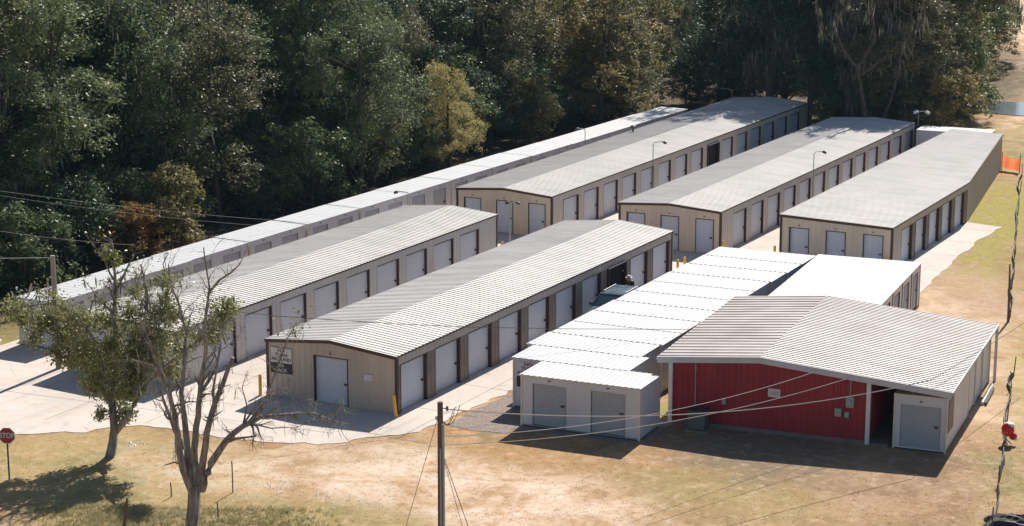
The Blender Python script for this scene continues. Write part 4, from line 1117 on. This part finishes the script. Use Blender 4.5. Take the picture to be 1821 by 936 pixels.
def forest_variant(kind, seed):
    r = np.random.default_rng(seed); rr = random.Random(seed)
    tm = MB(); S = None
    if kind == 'tall':
        H = 19.0; lobes = []
        for i in range(36):
            z = 1.5 + (H - 3.0) * (i + r.random()) / 40
            t = z / H; env = 4.1 * (math.sin(math.pi * min(1, t * .80 + .20)) ** .55) * (1.15 - .25 * t)
            a = r.uniform(0, 2 * math.pi); d = env * r.uniform(.35, 1.0)
            lobes.append((d * math.cos(a), d * math.sin(a), z, r.uniform(.9, 2.0)))
        P = clump_points(lobes, 18, 44, .46, rng=r); V = leaves(P, .23, .145, .5, .2, rng=r)
    elif kind == 'oak':
        H = 15.0; lobes = []
        for i in range(38):
            z = 2.2 + (H - 3.5) * (i + r.random()) / 38; t = z / H
            env = 5.4 * math.sin(math.pi * min(1, t * .82 + .12)) ** .6; a = r.uniform(0, 2 * math.pi); d = env * r.uniform(.3, 1.0)
            lobes.append((d * math.cos(a), d * math.sin(a), z, r.uniform(1.0, 2.1)))
        P = clump_points(lobes, 18, 44, .48, rng=r); V = leaves(P, .20, .125, .5, .3, rng=r)
        Q = P[r.integers(0, len(P), 900)]; S = strands(Q, .3, .9, .045, rng=r)
    elif kind == 'shrub':
        H = 6.0; lobes = []
        for i in range(17):
            z = .7 + (H - 1.6) * (i + r.random()) / 17; t = z / H
            env = 2.5 * math.sin(math.pi * min(1, t * .75 + .22)) ** .6; a = r.uniform(0, 2 * math.pi); d = env * r.uniform(.2, 1.0)
            lobes.append((d * math.cos(a), d * math.sin(a), z, r.uniform(.6, 1.25)))
        P = clump_points(lobes, 34, 34, .34, rng=r); V = leaves(P, .20, .13, .5, .3, rng=r)
    elif kind == 'mossy':
        H = 17.0; lobes = []
        for i in range(20):
            z = 4.0 + (H - 4.5) * (i + r.random()) / 20; t = z / H
            env = 4.2 * math.sin(math.pi * min(1, t * .8 + .12)) ** .6; a = r.uniform(0, 2 * math.pi); d = env * r.uniform(.3, 1.0)
            lobes.append((d * math.cos(a), d * math.sin(a), z, r.uniform(.7, 1.4)))
        P = clump_points(lobes, 16, 18, .5, rng=r); V = leaves(P, .20, .10, .2, .6, rng=r)
        Q = np.concatenate([P[r.integers(0, len(P), 2600)], P[r.integers(0, len(P), 900)] - np.array([0, 0, 1.0])])
        S = strands(Q, .4, 1.6, .04, rng=r)
    elif kind == 'pine':
        H = 25.0; lobes = []
        for i in range(16):
            z = 16.5 + 8.0 * (i + r.random()) / 16; a = r.uniform(0, 2 * math.pi); d = 3.2 * (1 - (z - 16.5) / 12) * r.uniform(.4, 1)
            lobes.append((d * math.cos(a), d * math.sin(a), z, r.uniform(.7, 1.2)))
        P = clump_points(lobes, 28, 16, .4, rng=r); V = leaves(P, .30, .05, .8, 0, rng=r)
    r0 = {'tall': .24, 'oak': .30, 'shrub': .09, 'mossy': .24, 'pine': .26}[kind]
    top = Vector((rr.uniform(-.5, .5), rr.uniform(-.5, .5), H * .93))
    tp_ = curve_pts((0, 0, -.2), top, .06 if kind != 'pine' else .01, 8, rr)
    tm.tube(tp_, [r0 * (1 - .82 * i / 8) for i in range(9)], 7)
    limbs = []
    for (x, y, z, lr) in lobes[::2 if kind != 'mossy' else 1]:
        hb = max(.6, z - rr.uniform(.6, 2.4) - .25 * math.hypot(x, y)); k = min(7.9, hb / (H * .93) * 8); i = int(k); b = tp_[i].lerp(tp_[i + 1], k - i)
        tm.tube(curve_pts(b, (x, y, z), .18, 5, rr), [r0 * .32, r0 * .28, r0 * .22, r0 * .16, r0 * .1, r0 * .05], 5)
    return tm, V, S
variants = {}
def variant(kind, seed, leafm, barkm):
    k = (kind, seed)
    if k not in variants:
        tm, V, S = forest_variant(kind, seed)
        me = np_mesh('crown', V, 4, leafm)
        tb = MB(); o = tm.build('trunk', barkm); mt_ = o.data; bpy.data.objects.remove(o)
        variants[k] = (mt_, me, np_mesh('hanging_moss', S, 4, L['moss']) if S is not None else None)
    return variants[k]
def plant(name, kind, seed, x, y, z, s, rot, leafm, barkm, label, cat, group, sz=1.0):
    mt_, me, ms = variant(kind, seed, leafm, barkm)
    e = empty(name, (x, y, z), rot, label, cat, group); e.scale = (s, s, s * sz)
    t = link('trunk', mt_, e); c = link('crown', me, e)
    if ms: link('hanging_moss', ms, e)
    for o, mm in ((t, barkm), (c, leafm)):
        o.material_slots[0].link = 'OBJECT'; o.material_slots[0].material = mm
    return e

edge_line = [(-27.0, -26), (-28.0, -8), (-28.6, 8), (-30.3, 22), (-30.6, 50), (-30.6, 78), (-27.5, 93), (-19.5, 94.5), (-13, 90), (-6, 84.5), (0.5, 84), (1.0, 93), (-3.0, 101), (-6.5, 112), (-9, 130), (-15, 160)]
def ground_on(pxx, X):   # y where the vertical line through px meets plane x = X
    lo, hi = -30, 250
    for _ in range(60):
        m_ = (lo + hi) / 2
        if pix((X, m_, 0))[0] < pxx: lo = m_
        else: hi = m_
    return lo
CLEAR = []
for pxx_ in (245, 320, 555, 800, 950, 1135):
    y_ = ground_on(pxx_, -28)
    CLEAR.append((-34.0 if pxx_ == 800 else -33.0, y_ - 3.0, y_ + (13 if pxx_ == 800 else 7)))
def along(s):
    for p, q in zip(edge_line[:-1], edge_line[1:]):
        l = math.hypot(q[0] - p[0], q[1] - p[1])
        if s <= l:
            u = ((q[0] - p[0]) / l, (q[1] - p[1]) / l); return (p[0] + u[0] * s, p[1] + u[1] * s), (-u[1], u[0])
        s -= l
    return None
def zone(x, y):
    if y < 2: return 'at the near left end'
    if y < 22 and x < -24: return 'beside the near white containers'
    if y < 42 and x < -24: return 'behind the white row, left of centre'
    if y < 60 and x < -24: return 'behind the middle of the white row'
    if y < 80 and x < -24: return 'behind the far white containers'
    if x < -14: return 'beyond the longest back building'
    if x < -5: return 'between the back building ends'
    if y < 100: return 'beyond the middle back building'
    return 'near the pond at the upper right'
rt_ = random.Random(5)
rows = [(0.3, 3.7, ['shrub'] * 3 + ['tall'], 'at the wood edge'), (4.2, 4.3, ['oak', 'shrub', 'shrub', 'tall'], 'in the second row'), (8.5, 4.6, ['tall', 'oak', 'mossy', 'tall', 'mossy'], 'deeper in the wood'), (13.0, 6.0, ['tall', 'oak', 'tall'], 'far inside the wood'), (20.0, 7.5, ['tall', 'tall', 'oak'], 'in the back rows'), (30.0, 8.0, ['tall', 'oak'], 'in the farthest rows'), (42.0, 9.0, ['tall', 'oak'], 'in the farthest rows'), (56.0, 10.0, ['tall', 'oak'], 'in the farthest rows')]
NAME = {'tall': ('broadleaf_tree', 'tree'), 'oak': ('oak_tree', 'tree'), 'shrub': ('understory_bush', 'bush'), 'mossy': ('mossy_tree', 'tree'), 'pine': ('pine_tree', 'tree')}
for off, step, kinds, rowname in rows:
    s = rt_.uniform(0, 2)
    while True:
        a = along(s)
        if a is None: break
        (x, y), n = a; x += n[0] * off + rt_.uniform(-1, 1); y += n[1] * off + rt_.uniform(-1, 1)
        s += step * rt_.uniform(.8, 1.2)
        kind = rt_.choice(kinds)
        right_part = x > -16 and y > 86
        if right_part and kind != 'shrub' and rt_.random() < .5: kind = 'mossy'
        d = (Vector((x, y, 0)) - CAM).dot(FH)
        px, py = pix((x, y, 2))
        if kind != 'shrub' and any(X0 < x and Y0 < y < Y1 for X0, Y0, Y1 in CLEAR): kind = 'shrub'
        if kind == 'shrub' and any(X0 + 4.0 < x and Y0 < y < Y1 for X0, Y0, Y1 in CLEAR): continue
        if px > 1782 or px < -330: continue
        if off > 35 and px < 850: continue
        # leave the strip clear where bright ground shows behind the long row's far end
        if kind == 'shrub': mats = [('dark', 'dark'), ('dark', 'dark'), ('mid', 'mid green'), ('mid', 'mid green'), ('olive', 'olive')]
        elif kind == 'oak': mats = [('olive', 'olive'), ('olive', 'olive'), ('dark', 'dark green'), ('mid', 'mid green')]
        elif kind == 'mossy': mats = [('olive', 'grey moss-hung'), ('olive', 'olive moss-hung')]
        else: mats = [('dark', 'dark green'), ('dark', 'dark green'), ('mid', 'mid green'), ('olive', 'dull olive')]
        if px > 1050 and py < 240: mats = mats + [('yellow', 'yellowish'), ('mid', 'mid green')]
        if px > 1640: mats = [('yellow', 'yellow-green'), ('olive', 'olive'), ('mid', 'mid green')]
        mk, adj = rt_.choice(mats)
        if kind == 'mossy': adj = 'moss-hung ' + adj.replace(' moss-hung', '').replace('moss-hung', '')
        sc_ = rt_.uniform(.8, 1.2) * (1.0 if off < 10 else 1.1)
        if 960 < px < 1300 and kind != 'shrub':
            sc_ *= .62
            if 8 < off < 25 and rt_.random() < .25: continue
            if off > 25: sc_ *= 1.35
            mk, adj = rt_.choice([('yellow', 'yellowish'), ('mid', 'mid green'), ('mid', 'mid green'), ('olive', 'olive'), ('dark', 'dark green')])  # yellow leaf colour mixed in to stand for sunlit foliage
        if px >= 1300 and off > 6:
            sc_ *= .62
            if off < 25 and rt_.random() < .35: continue
            if px < 1640: mk, adj = rt_.choice([('olive', 'olive'), ('mid', 'mid green'), ('olive', 'dull olive'), ('moss', 'grey leaved')])
        sd_ = rt_.randint(1, 3)
        nm, ct = NAME[kind]
        lab = '%s %s %s %s' % (adj, {'tall': 'broadleaf tree', 'oak': 'spreading oak', 'shrub': 'bush', 'mossy': 'thin tree', 'pine': 'pine'}[kind], rowname, zone(x, y))
        plant(nm, kind, sd_ + 10 * ['tall', 'oak', 'shrub', 'mossy', 'pine'].index(kind), x, y, gz(x, y), sc_, rt_.uniform(0, 6.28), L[mk], M['bark'] if kind != 'mossy' else M['bark_pale'],
              lab, ct, 'trees and bushes of the dark wood', rt_.uniform(.85, 1.15))
for k, (x, y, s_) in enumerate(((-20, 96, .9), (-16.5, 91.5, 1.15), (-12.5, 90.5, 1.1), (-8.8, 87.5, .95), (-4.6, 85.6, .9), (-6.6, 84.6, .85), (-2.4, 84.2, .85), (-9.5, 91, 1.1))):
    plant('broadleaf_tree', ['tall', 'oak', 'mossy'][k % 3], [1, 12, 32][k % 3], x, y, gz(x, y), s_ * (1.2 if k % 3 == 1 else 1), k * 1.9, L['dark'] if k % 2 else L['olive'], M['bark_pale'],
          'tall dark tree %s' % ['casting shade on the far roof of the longest back building', 'just behind the far end of the longest back building', 'behind the lamp at the far corner of the longest back building', 'between the far ends of the two left back buildings', 'just behind the far end of the middle back building', 'shading the far roof of the middle back building from the left', 'shading the far roof of the middle back building, nearest the floodlight', 'deeper between the far ends of the two left back buildings'][k], 'tree', 'trees and bushes of the dark wood')
# particular trees that stand out
def special(px_, depth_x, kind, seed, s, mk, label, name=None, cat=None, sz=1.0, barkm='bark'):
    x, y = depth_x
    nm, ct = NAME[kind]
    return plant(name or nm, kind, seed, x, y, gz(x, y), s, 1.0, L[mk], M[barkm], label, cat or ct, None, sz)
special(0, (-28.0, ground_on(800, -28.0)), 'oak', 14, .47, 'gold', 'golden-brown round tree glowing in front of the dark wood, centre left', sz=1.15)
special(0, (-27.6, ground_on(245, -27.6)), 'shrub', 24, .72, 'orange', 'orange-leaved bush at the wood edge on the left')
special(0, (-27.8, ground_on(320, -27.8)), 'shrub', 25, 1.0, 'yellow', 'yellow-green vine-covered bush right of the orange bush')
special(0, (-28.6, ground_on(555, -28.6)), 'shrub', 22, 1.15, 'mid', 'bright green-tipped bush halfway along the wood edge, left of the round dark oak')
special(0, (-28.4, ground_on(950, -28.4)), 'shrub', 23, .95, 'yellow', 'yellow-green bush at the wood edge right of the golden tree')
special(0, (-27.8, ground_on(1135, -27.8)), 'shrub', 21, 1.0, 'yellow', 'pale leafed bush at the wood edge near the far end of the long white row')
special(0, (-28.8, ground_on(640, -28.8)), 'oak', 11, .85, 'mid', 'large round mid green oak at the wood edge, left of the golden tree')
for pxx, X, s_, lab in ((676, -33.5, 1.0, 'tall bare pine trunk rising above the round oak, left of the golden tree'), (778, -36, .9, 'thin pine trunk in shade behind the golden tree'), (1291, -22, 1.05, 'dark tall pine trunk beyond the longest back building')):
    special(0, (X, ground_on(pxx, X)), 'pine', 41, s_, 'olive', lab, barkm='bark_pale' if pxx == 676 else 'bark')
for pxx, X, s_ in ((1540, -5.5, .95), (1600, -3.5, .85), (1480, -10, .9)):
    special(0, (X, ground_on(pxx, X)), 'mossy', 31 + (pxx % 3), s_, 'olive', {1540: 'grey moss-draped leaning tree, central of three beyond the middle back building', 1600: 'grey moss-draped tree rightmost of three beyond the middle back building', 1480: 'grey moss-draped tree leftmost of three beyond the middle back building'}[pxx], barkm='bark_pale')

# ---- the two roadside trees
def tree_from_limbs(limbs, seed, levels, twig_len, twig_n, leaf_prob=0.0):
    rr = random.Random(seed); m = MB(); tips = []; allp = []
    def grow(pts, r0, r1, lev):
        n = len(pts); m.tube(pts, [r0 + (r1 - r0) * i / (n - 1) for i in range(n)], max(3, 9 - 3 * lev), cap=(lev < 2))
        L_ = sum((pts[i + 1] - pts[i]).length for i in range(n - 1))
        for p in pts[1:]: allp.append((p, lev))
        if lev >= levels: tips.append(pts[-1]); return
        cnt = max(1, int(L_ * twig_n[lev]))
        for _ in range(cnt):
            t = rr.uniform(.25, 1.0) ** .8 * (n - 1); i = min(int(t), n - 2); b = pts[i].lerp(pts[i + 1], t - i)
            d = (pts[i + 1] - pts[i]).normalized()
            side = Vector((rr.gauss(0, 1), rr.gauss(0, 1), rr.gauss(.25, .7))).normalized()
            dd = (d * rr.uniform(.4, 1.0) + side * .9).normalized()
            l = twig_len[lev] * rr.uniform(.4, 1.3)
            rb = (r0 + (r1 - r0) * t / (n - 1)) * .55
            q = [b]; cur = dd; k = 4
            for _k in range(k):
                cur = (cur + Vector((rr.gauss(0, .28), rr.gauss(0, .28), rr.gauss(.05, .25)))).normalized(); q.append(q[-1] + cur * l / k)
            grow(q, min(rb, .05 if lev else .09), max(.004, rb * .15), lev + 1)
        tips.append(pts[-1])
    for pts, r0, r1, lev in limbs:
        sm = []
        for a, b in zip(pts[:-1], pts[1:]):
            a, b = Vector(a), Vector(b); k = max(1, int((b - a).length / .35))
            for i in range(k): sm.append(a.lerp(b, i / k) + (Vector((rr.uniform(-1, 1), rr.uniform(-1, 1), 0)) * .03 if sm else Vector()))
        sm.append(Vector(pts[-1])); grow(sm, r0, r1, lev)
    return m, tips, allp
def rel(o, root): o.location = -Vector(root.location)
DX = 1525
yb = ground_on(DX, -4.0); TD = Vector((-4.0, yb, gz(-4.0, yb)))
def ld(pts, offs): return [at_d(x, y, TD, o) for (x, y), o in zip(pts, offs)]
md_, _t, ad_ = tree_from_limbs([
 (ld([(1540, 250), (1536, 190), (1528, 140), (1522, 115)], [0, 0, 0, 0]), .24, .17, 9),
 (ld([(1522, 118), (1500, 90), (1490, 66), (1486, 40), (1504, 12), (1512, -30)], [0, -.3, -.5, -.5, -.3, 0]), .14, .05, 1),
 (ld([(1524, 120), (1545, 90), (1556, 70), (1552, 35), (1545, -5), (1550, -50)], [0, .1, .2, .1, 0, 0]), .14, .05, 1),
 (ld([(1530, 135), (1575, 100), (1610, 70), (1640, 40), (1650, 0)], [0, .4, .6, .6, .4]), .12, .04, 1),
 (ld([(1500, 92), (1470, 70), (1455, 35), (1450, -10)], [0, .3, .4, .4]), .09, .03, 1),
 (ld([(1560, 240), (1590, 160), (1602, 100), (1622, 30)], [1, 1.2, 1.2, 1]), .15, .05, 1)], 12, 3, [1.6, .9, .5], [1.2, 1.6, 1.5])
trd = empty('dead_tree', TD, 0, 'leafless forked tree draped with moss beyond the middle back building', 'tree')
o = md_.build('trunk', M['bark'], trd); rel(o, trd)
rd9 = np.random.default_rng(2); mp_ = np.array([p for p, lev in ad_ if lev >= 1]); mp_ = mp_[rd9.integers(0, len(mp_), 450)]
c = link('moss', np_mesh('moss', strands(mp_, .2, 1.1, .03, rng=rd9), 4, L['moss']), trd); rel(c, trd)
T1 = at(198, 812)
def l1(pts, offs): return [at_d(x, y, T1, o) for (x, y), o in zip(pts, offs)]
limbs1 = [
 (l1([(197, 818), (203, 790), (204, 768)], [0, 0, 0]), .26, .20, 9),
 (l1([(204, 770), (200, 720), (207, 660), (205, 600), (203, 540), (204, 490), (200, 440), (197, 425)], [0, .1, 0, .2, .1, 0, .2, .3]), .17, .03, 0),
 (l1([(206, 768), (232, 735), (252, 690), (262, 630), (258, 570), (262, 520), (250, 470)], [0, -.3, -.5, -.4, -.3, -.2, 0]), .14, .025, 0),
 (l1([(203, 730), (180, 690), (150, 640), (115, 600), (70, 570), (30, 560)], [0, .3, .5, .7, .5, .4]), .11, .02, 0),
 (l1([(205, 700), (180, 650), (165, 600), (140, 560), (90, 540), (40, 545)], [0, -.4, -.8, -1., -1.2, -1.2]), .09, .02, 0),
 (l1([(250, 700), (285, 660), (320, 630), (360, 600), (395, 570), (415, 545)], [-.5, -.9, -1.2, -1., -.8, -.8]), .09, .02, 0),
 (l1([(207, 650), (240, 600), (290, 560), (300, 520), (290, 470), (300, 450)], [0, .6, 1.0, 1.2, 1.3, 1.3]), .08, .015, 0),
 (l1([(204, 520), (230, 470), (245, 440), (262, 425)], [0, .3, .4, .4]), .05, .012, 1),
 (l1([(204, 500), (180, 455), (160, 430), (147, 410)], [0, -.2, -.4, -.4]), .045, .01, 1),
 (l1([(203, 560), (175, 530), (150, 500)], [0, .5, .8]), .05, .012, 1),
]
mt1, tips1, all1 = tree_from_limbs(limbs1, 3, 2, [.95, .5, .3], [2.6, 3.2, 0])
tr1 = empty('leafy_tree', T1, 0, 'leafy roadside tree with bare top twigs at the left, behind the stop sign', 'tree')
o = mt1.build('trunk', M['bark_dead'], tr1); rel(o, tr1)
P = []
r1 = np.random.default_rng(4)
for p, lev in all1:
    x, y = pix(p)
    dens = 0
    if lev >= 1:
        if y > 600: dens = 7
        elif y > 520: dens = 5
        elif y > 480: dens = 2.2 if x > 230 else 1.0
        else: dens = .25
        if x > 330 and y < 640: dens = 5
        if 700 < y: dens = 3
        if x > 300 and y > 650: dens *= .4
    k = r1.poisson(dens)
    if k: P.append(np.array(p) + r1.normal(size=(k, 3)) * .14)
P = np.concatenate(P)
# fill lobes of foliage where the crown is thickest
lob = [(110, 590, .2, .55), (80, 570, .2, .5), (150, 620, -.4, .7), (175, 660, 0, .75), (205, 700, .3, .7), (235, 660, -.3, .8), (200, 620, -.5, .7), (250, 600, 0, .6), (60, 600, .4, .45), (40, 560, 0, .4), (130, 560, -.6, .5), (280, 560, .5, .45), (290, 600, .3, .5), (390, 560, -.8, .55), (410, 545, -.8, .42), (370, 590, -.8, .45), (290, 500, .6, .4), (240, 520, .6, .35), (180, 735, -.2, .3), (225, 735, .2, .4), (165, 690, .2, .45), (270, 640, .4, .6), (320, 620, -.4, .4), (100, 630, 0, .45), (130, 640, .3, .5), (150, 570, .5, .6), (230, 560, -.4, .5), (250, 630, .5, .6), (195, 570, .6, .5), (215, 740, 0, .35), (190, 640, .8, .6), (310, 560, .3, .4), (20, 545, .2, .3), (100, 560, .5, .5), (300, 660, -.2, .45), (330, 590, .4, .35), (190, 450, 0, .35), (208, 462, 0, .28), (230, 690, -.5, .6)]
LL = []
for x, y, o_, r_ in lob:
    c = at_d(x, y, T1, o_ * 1.3); LL.append((c.x, c.y, c.z, r_ * .95))
Q = []
for (x, y, z, r_) in LL:
    r_ *= 1.12; n = int(60 * r_ * r_ / .25); d = unit(r1.normal(size=(n, 3))) * (r_ * r1.uniform(.2, 1.1, (n, 1))); c = np.array([x, y, z]) + d
    k = 9; cc = np.repeat(c, k, 0) + r1.normal(size=(n * k, 3)) * .10; Q.append(cc)
P = np.concatenate([P] + Q)
V = leaves(P, .14, .08, .3, .3, rng=r1)
me = np_mesh('crown', V, 4, L['front']); c = link('crown', me, tr1); rel(c, tr1)
mp_ = np.array([p for p, lev in all1 if lev >= 1 and pix(p)[1] > 480]); mp_ = mp_[r1.integers(0, len(mp_), 500)]
me = np_mesh('moss', strands(mp_, .15, .7, .035, rng=r1), 4, L['moss']); c = link('moss', me, tr1); rel(c, tr1)

T2 = at(345, 965)
def l2(pts, offs): return [at_d(x, y, T2, o) for (x, y), o in zip(pts, offs)]
limbs2 = [
 (l2([(345, 985), (346, 930), (348, 880), (350, 862)], [0, 0, 0, 0]), .33, .27, 9),
 (l2([(344, 880), (326, 835), (318, 790), (312, 740), (298, 690), (281, 650), (262, 600), (250, 565)], [0, -.1, -.2, -.3, -.5, -.6, -.8, -.8]), .15, .02, 0),
 (l2([(347, 872), (335, 820), (330, 760), (322, 700), (328, 640), (330, 590), (318, 540), (303, 500), (300, 470)], [0, .2, .3, .4, .5, .6, .6, .7, .8]), .15, .02, 0),
 (l2([(350, 870), (346, 800), (352, 740), (358, 680), (366, 620), (365, 560), (372, 510), (366, 465), (362, 440)], [0, 0, .1, 0, -.1, -.2, -.2, -.3, -.3]), .15, .018, 0),
 (l2([(372, 520), (390, 498), (412, 485), (428, 470), (438, 445)], [-.2, -.3, -.4, -.5, -.5]), .05, .01, 1),
 (l2([(355, 868), (362, 810), (372, 750), (390, 700), (405, 660), (414, 636)], [0, -.2, -.3, -.4, -.4, -.5]), .14, .07, 1),
 (l2([(358, 872), (375, 825), (400, 785), (432, 758), (465, 742), (510, 738), (555, 735), (590, 748), (628, 756)], [0, -.2, -.3, -.4, -.4, -.3, -.1, 0, .1]), .16, .012, 0),
 (l2([(420, 770), (450, 730), (478, 700), (500, 690), (520, 672)], [-.3, -.2, 0, .2, .3]), .05, .008, 1),
 (l2([(465, 742), (500, 722), (540, 712), (570, 718), (602, 712)], [-.4, -.5, -.6, -.6, -.5]), .045, .008, 1),
 (l2([(510, 738), (540, 752), (575, 748), (600, 728), (622, 735)], [-.3, -.1, 0, .1, .1]), .035, .008, 1),
 (l2([(445, 752), (480, 762), (515, 760), (545, 775)], [-.4, -.1, .1, .2]), .04, .008, 1),
 (l2([(432, 758), (440, 720), (430, 690), (438, 665)], [-.4, -.3, -.2, -.2]), .04, .008, 1),
 (l2([(440, 755), (470, 720), (485, 680), (498, 640), (512, 600), (528, 572)], [-.4, -.5, -.5, -.4, -.3, -.2]), .07, .01, 0),
 (l2([(325, 800), (305, 750), (292, 715), (285, 690)], [-.2, 0, .3, .4]), .09, .04, 0),
 (l2([(283, 655), (262, 648), (235, 640), (200, 642), (178, 650)], [-.6, -.8, -1.0, -1.1, -1.1]), .045, .01, 1),
 (l2([(395, 790), (420, 780), (455, 776)], [-.3, -.7, -.9]), .07, .03, 1),
 (l2([(332, 830), (310, 822), (292, 828)], [.2, .4, .5]), .05, .02, 1),
 (l2([(356, 700), (385, 655), (392, 610), (382, 570)], [.1, .5, .7, .8]), .07, .012, 0),
 (l2([(380, 735), (378, 690), (385, 660)], [-.3, -.1, 0]), .06, .03, 1),
]
mt2, tips2, all2 = tree_from_limbs(limbs2, 8, 3, [.95, .5, .26], [3.2, 4.2, 3.4])
tr2 = empty('bare_tree', T2, 0, 'bare grey dead tree hung with moss in the left foreground, many upright limbs', 'tree')
o = mt2.build('trunk', M['bark_dead'], tr2); rel(o, tr2)
r2 = np.random.default_rng(9)
mp_ = [p for p, lev in all2 if pix(p)[1] > 560 and (lev >= 1 or r2.random() < .5)]; mp_ = np.array(mp_)
w_ = np.array([1.0 if pix(p)[0] < 420 else .55 for p in mp_]); w_ /= w_.sum()
sel = mp_[r2.choice(len(mp_), 800, p=w_)] + r2.normal(size=(800, 3)) * .03
me = np_mesh('moss', strands(sel, .10, .5, .010, rng=r2), 4, L['moss']); c = link('moss', me, tr2); rel(c, tr2)
lv = np.array([p for p, lev in all2 if lev >= 1 and 600 > pix(p)[1] > 500 and pix(p)[0] > 300]); 
lv = lv[r2.integers(0, len(lv), 260)] + r2.normal(size=(260, 3)) * .12
me = np_mesh('leaves', leaves(lv, .12, .07, .3, .2, rng=r2), 4, L['front']); c = link('leaves', me, tr2); rel(c, tr2)

# ---- grass and litter on the open ground
yard = outer + back
def inside(x, y, poly):
    c = False; n = len(poly)
    for i in range(n):
        x1, y1 = poly[i][0], poly[i][1]; x2, y2 = poly[i - 1][0], poly[i - 1][1]
        if (y1 > y) != (y2 > y) and x < (x2 - x1) * (y - y1) / (y2 - y1) + x1: c = not c
    return c
def free(x, y):
    if inside(x, y, yard): return False
    lx, ly = x - 10.98, y - 4.35; u = lx * math.cos(RZ) + ly * math.sin(RZ); v = -lx * math.sin(RZ) + ly * math.cos(RZ)
    if -.1 < u < 12 and -.1 < v < 12: return False
    if 3.2 < x < 11 and .6 < y < 30: return False
    if 2.5 < x < 11.3 and .4 < y < 5: return False
    return True
r3 = np.random.default_rng(21)
def tufts(n, blades, h, spread, fun, rng):
    out = []; k = 0
    while k < n:
        x, y = fun(rng)
        if not free(x, y): k += .2; continue
        k += 1
        b = blades; a = rng.uniform(0, 2 * math.pi, b); rr = rng.uniform(0, spread, b); hh = h * rng.uniform(.4, 1.3, b)
        bx = x + rr * np.cos(a); by = y + rr * np.sin(a); lean = rng.normal(size=(b, 2)) * h * .6; th = rng.uniform(0, math.pi, b); w = .012 + .1 * h
        dx = np.cos(th) * w / 2; dy = np.sin(th) * w / 2; z0 = np.array([gz(x, y)] * b)
        A = np.stack([np.stack([bx - dx, by - dy, z0], 1), np.stack([bx + dx, by + dy, z0], 1), np.stack([bx + lean[:, 0], by + lean[:, 1], z0 + hh], 1)], 1)
        out.append(A.reshape(-1, 3))
    return np.concatenate(out)
def fn_front(r): 
    p = at(r.uniform(-40, 1860), 940 - 190 * r.random() ** 1.2); return p.x, p.y
V1 = tufts(9000, 7, .028, .16, fn_front, r3)
def fn_right(r):
    y = r.uniform(-3, 75); return 27 - y * .245 + r.uniform(-7, 6), y
V2 = tufts(5000, 6, .026, .18, fn_right, r3)
tag(link('dry_grass', np_mesh('dry_grass', np.concatenate([V1, V2]), 3, L['blade'])), kind='stuff')
def fn_green(r):
    p = at(r.normal(210, 75), r.uniform(900, 950)); return p.x, p.y
V3 = tufts(800, 10, .15, .16, fn_green, r3)
def fn_weed(r):
    p = at(r.normal(440, 70), r.uniform(905, 940)); return p.x, p.y
V4 = tufts(350, 10, .16, .15, fn_weed, r3)
tag(link('green_grass', np_mesh('green_grass', np.concatenate([V3, V4]), 3, L['greenblade'])), kind='stuff')
# pale stones and litter
m = MB(); rs = random.Random(3)
def pebble(x, y, s):
    b = len(m.v); 
    for k in range(5): a = 2 * math.pi * k / 5 + rs.random(); m.v.append((x + s * math.cos(a) * rs.uniform(.6, 1), y + s * math.sin(a) * rs.uniform(.6, 1), 0.0))
    m.v.append((x, y, s * rs.uniform(.4, .8)))
    for k in range(5): m.f.append((b + k, b + (k + 1) % 5, b + 5)); m.mi.append(0)
def litter(cx_, cy_, sx, sy, n, s):
    for _ in range(n):
        p = at(rs.gauss(cx_, sx), min(980, rs.gauss(cy_, sy)))
        if free(p.x, p.y): pebble(p.x, p.y, s * rs.uniform(.4, 1.4))
litter(900, 850, 380, 50, 260, .03); litter(490, 862, 22, 6, 40, .06); litter(590, 885, 25, 8, 40, .05); litter(1770, 800, 25, 90, 130, .045); litter(240, 790, 10, 3, 12, .09)
litter(1740, 620, 40, 40, 40, .05); litter(130, 850, 80, 30, 40, .03)
tag(m.build('pale_stones', M['bone']), kind='stuff')

# ------------------------------------------------------------------ faint air
hm, nt, out = new_mat('haze')
pv = nt.nodes.new('ShaderNodeVolumePrincipled'); pv.inputs['Color'].default_value = (0.45, 0.72, 1.0, 1); pv.inputs['Density'].default_value = 0.00008; pv.inputs['Anisotropy'].default_value = 0.0
nt.links.new(pv.outputs[0], out.inputs['Volume'])
m = MB(); m.box(-3500, 3500, -1200, 4500, -1.5, 36)
tag(m.build('haze', hm), kind='stuff')
